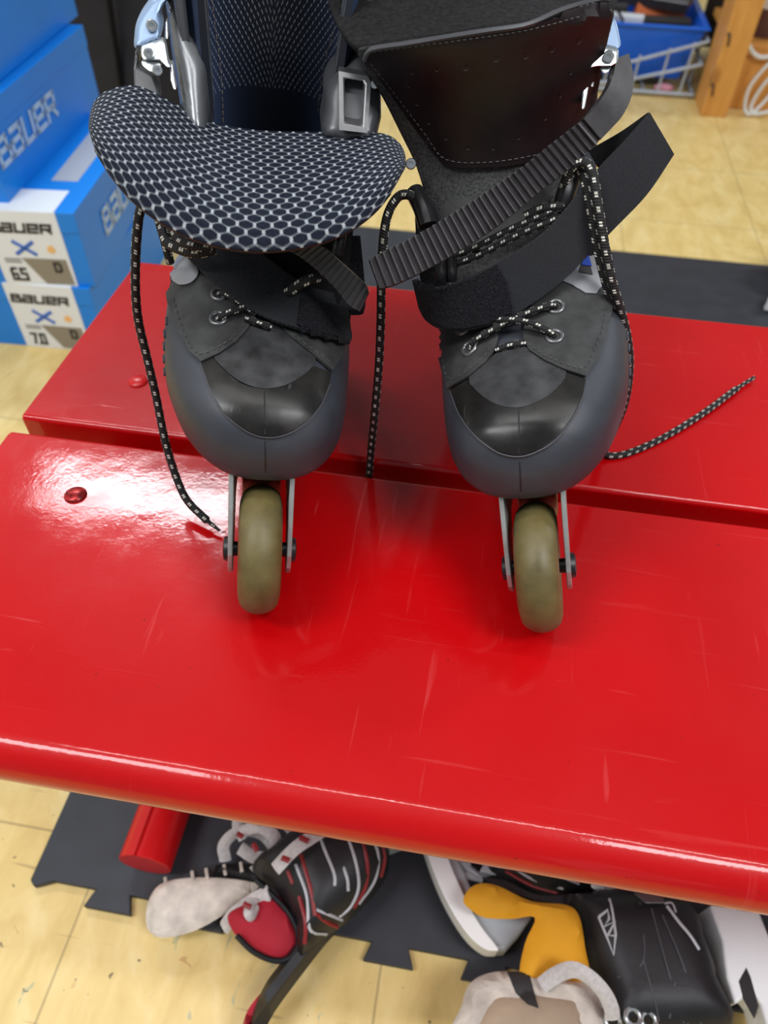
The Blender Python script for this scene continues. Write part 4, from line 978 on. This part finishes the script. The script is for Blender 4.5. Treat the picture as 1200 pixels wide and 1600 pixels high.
# lowest, middle, upper and topmost carton of the stack
carton((-.665, 1.022), 0, .13, .27, .40, 3, 'lowest carton of the stack, its white end panel marked 7.0', '7.0')
r = carton((-.655, 1.030), .13, .13, .27, .40, 6, 'blue carton marked 6.5 on its white end panel, second from the floor', '6.5')
text('BAUER', r[1]+r[3]*.10+r[4]*.045, r[3], r[4], r[2], .036, .036, .008, 'inkw', r[6], shear=.1)
r = carton((-.768, 1.041), .26, .135, .27, .43, 4, 'blue carton with pale lettering on its long side, third from the floor', '6.5')
text('BAUER', r[1]+r[3]*.020+r[4]*.050, r[3], r[4], r[2], .034, .036, .008, 'inkw', r[6], shear=.1)
r = carton((-.790, 1.10), .396, .135, .27, .42, 5, 'topmost plain blue carton of the stack, at the upper left corner', None)
# soft dark bag behind the cartons
bag = thing('equipment_bag', (-.98, 2.15, 0), 'tall navy-black soft bag standing behind the blue carton stack', 'bag')
rows = []
random.seed(3)
for i in range(22):
    q = i/21; z = .001+.95*q; row = []
    for k in range(40):
        a = 2*pi*k/40; f = 1+.05*sin(a*3+q*7)+.03*sin(a*7-q*11); rx = (.27-.07*q**3)*f*(1 if 0 < i < 21 else .8); ry = .18*f*(1 if 0 < i < 21 else .8)
        row.append(Vector((-1.02+math.copysign(abs(cos(a))**.6, cos(a))*rx+.03*sin(q*4), 2.15+math.copysign(abs(sin(a))**.6, sin(a))*ry, z)))
    rows.append(row)
g = Geo(); g.grid(rows, close=True); g.F.append(list(range(40))); g.F.append([21*40+i for i in range(40)][::-1]); g.make('bag_body', 'bag', bag)
g = Geo(); g.tube([(-.96, 1.965, .88), (-.93, 1.94, .6), (-.97, 1.95, .35), (-1.0, 1.96, .1)], .012, flat=.4); g.make('strap', 'black', bag)
g = Geo(); g.tube([(-1.15, 2.1, .945), (-1.12, 2.1, 1.02), (-1.0, 2.1, 1.03), (-.95, 2.1, .945)], .010); g.make('handle', 'black', bag)

# ------------------------------------------------------------------ wire basket, blue bin, shelf
bs = thing('wire_basket', (.42, 2.7, 0), 'white wire basket on the floor holding the blue bin, beside the wooden post', 'basket')
g = Geo(); yB = 2.55; XL, XR = .02, .545
def wr(P, r=.0045): g.tube(P, r, 8, smooth=False)
for z0, z1 in ((.012, .012), (.036, .094), (.085, .154)):
    wr([(XL, yB, z0-.04 if z0 > .02 else z0), (.33, yB, z0), (XR, yB, z1)], .005); wr([(XR, yB, z1), (XR, 2.95, z1)]); wr([(XL, yB, max(.012, z0-.04)), (XL, 2.95, max(.012, z0-.04))])
for x in (.10, .19, .275, .36, .44, .505):
    wr([(x, yB, .008), (x+.004, yB, .10+(x-.33)*.28)], .0035)
for y in (2.65, 2.75, 2.85, 2.95): wr([(XR, y, .01), (XR, y, .154)], .0035)
for x in (.1, .25, .4): wr([(x, yB, .01), (x, 2.95, .01)], .0035)
g.make('wire_frame', 'wire', bs)
bn = thing('storage_bin', (.40, 2.75, .034), 'blue plastic bin full of packets, sitting in the wire basket', 'bin')
def tub(x0, x1, y0, y1, z0, z1, fl, mat, parent, name):
    def lp(e, z, t=0): return [(x0+t-e, y0+t-e, z), (x1-t+e, y0+t-e, z), (x1-t+e, y1-t+e, z), (x0+t-e, y1-t+e, z)]
    rows = [[Vector(p) for p in q] for q in (lp(-fl, z0), lp(0, z1), lp(.010, z1), lp(.010, z1+.006), lp(0, z1+.006, .006), lp(-fl, z0+.006, .006))]
    g = Geo(); g.grid(rows, close=True); g.F.append([0, 1, 2, 3]); g.F.append([20, 21, 22, 23]); return g.make(name, mat, parent, smooth=False, bevel=.002)
tub(.12, .535, 2.575, 2.93, .034, .175, .035, 'bin', bn, 'bin_body')
def packet(x, y, z, sx, sy, sz, rz, rx, mat, label, name='packet', cat='packet'):
    R = Matrix.Rotation(rz, 3, 'Z')@Matrix.Rotation(rx, 3, 'X'); g = Geo(); g.box((x, y, z), (sx, sy, sz), R)
    o = g.make(name, mat, None, smooth=False, bevel=.004, origin=(x, y, z-sz/2)); tag(o, label, cat, 'packets in the blue bin')
packet(.20, 2.74, .15, .12, .12, .20, .2, .1, 'boxw', 'white box at the left end of the blue bin')
packet(.31, 2.63, .13, .10, .03, .12, -.1, .05, 'boxw', 'white packet leaning on the front of the blue bin')
packet(.27, 2.67, .12, .08, .03, .17, .05, .05, 'ink', 'dark packet between the white packets in the blue bin')
packet(.42, 2.76, .14, .15, .05, .14, .1, -.3, 'orange', 'orange packet under the grey case in the blue bin')
packet(.43, 2.66, .12, .14, .04, .12, .05, .1, 'ink', 'black packet at the front right of the blue bin')
packet(.40, 2.80, .23, .24, .16, .035, -.35, .45, 'gun', 'flat grey case lying on top of the packets in the blue bin', 'tool_case', 'case')
g = Geo(); g.tube([(.22, 2.60, .20), (.26, 2.59, .215), (.30, 2.60, .17), (.28, 2.60, .12)], .004); tag(g.make('cord', 'dark', origin=(.26, 2.6, .12)), 'thin black cord looped over the packets in the blue bin', 'cord')
g = Geo(); rows = []
for i in range(7):
    a = -pi/2+pi*i/6; rows.append([Vector((.462+.03*cos(a)*cos(t*pi/8), 2.585+.016*cos(a)*sin(t*pi/8), .0145+.0125*sin(a))) for t in range(16)])
g.grid(rows, close=True); tag(g.make('wrapper', 'pink', origin=(.462, 2.585, 0)), 'crumpled pink wrapper on the floor under the blue bin', 'wrapper')
sh = thing('shelf_unit', (.70, 2.6, 0), 'pine shelf unit with a thick upright post, at the upper right', 'shelf')
def wbox(nm, x0, x1, y0, y1, z0, z1, mt='wood'):
    g = Geo(); g.box(((x0+x1)/2, (y0+y1)/2, (z0+z1)/2), (x1-x0, y1-y0, z1-z0)); return g.make(nm, mt, sh, smooth=False, bevel=.002)
wbox('post', .556, .628, 2.42, 2.56, 0, 1.2); wbox('kick_board', .628, 1.6, 2.50, 2.52, 0, .135); wbox('shelf_board', .628, 1.6, 2.52, 3.0, .115, .135)
wbox('post', 1.55, 1.62, 2.42, 2.52, 0, 1.2); wbox('back_panel', .60, 1.6, 3.0, 3.015, .02, 1.2, 'dark'); wbox('shelf_board', .60, 1.6, 2.56, 3.0, .62, .64)
wbox('wood_block', .630, .73, 2.505, 2.56, .137, .165)
g = Geo()
for z in (.21, .085): g.tube([(.560, 2.417, z), (.563, 2.405, z), (.566, 2.40, z-.025)], .003, 6)
g.make('hook', 'dark', sh)
rl = thing('tape_roll', (.70, 2.62, .138), 'white roll with a brown lower band standing on the pine shelf', 'roll')
def cyl(nm, mt, par, c, r, z0, z1, n=32):
    g = Geo(); g.grid([[Vector((c[0]+q*cos(2*pi*k/n), c[1]+q*sin(2*pi*k/n), z)) for k in range(n)] for q, z in ((r*.4, z0), (r, z0), (r, z1), (r*.4, z1), (r*.4, z0))], close=True); return g.make(nm, mt, par, bevel=.001)
cyl('brown_band', 'brown', rl, (.70, 2.62), .052, .166, .235); cyl('white_body', 'white', rl, (.70, 2.62), .052, .235, .36)
g = Geo(); g.tube([(.635, 2.49, .175), (.66, 2.485, .150), (.69, 2.483, .142), (.73, 2.485, .155), (.78, 2.49, .18)], .006)
g.tube([(.73, 2.48, .15), (.70, 2.47, .12), (.675, 2.46, .07), (.68, 2.45, .02), (.70, 2.44, .010), (.74, 2.46, .06), (.76, 2.47, .12)], .005)
g.tube([(.76, 2.47, .13), (.715, 2.46, .09), (.695, 2.45, .03), (.71, 2.44, .010), (.76, 2.45, .02)], .005)
tag(g.make('power_cord', 'white', origin=(.7, 2.46, .006)), 'white cord hanging in loops at the foot of the pine shelf', 'cord')
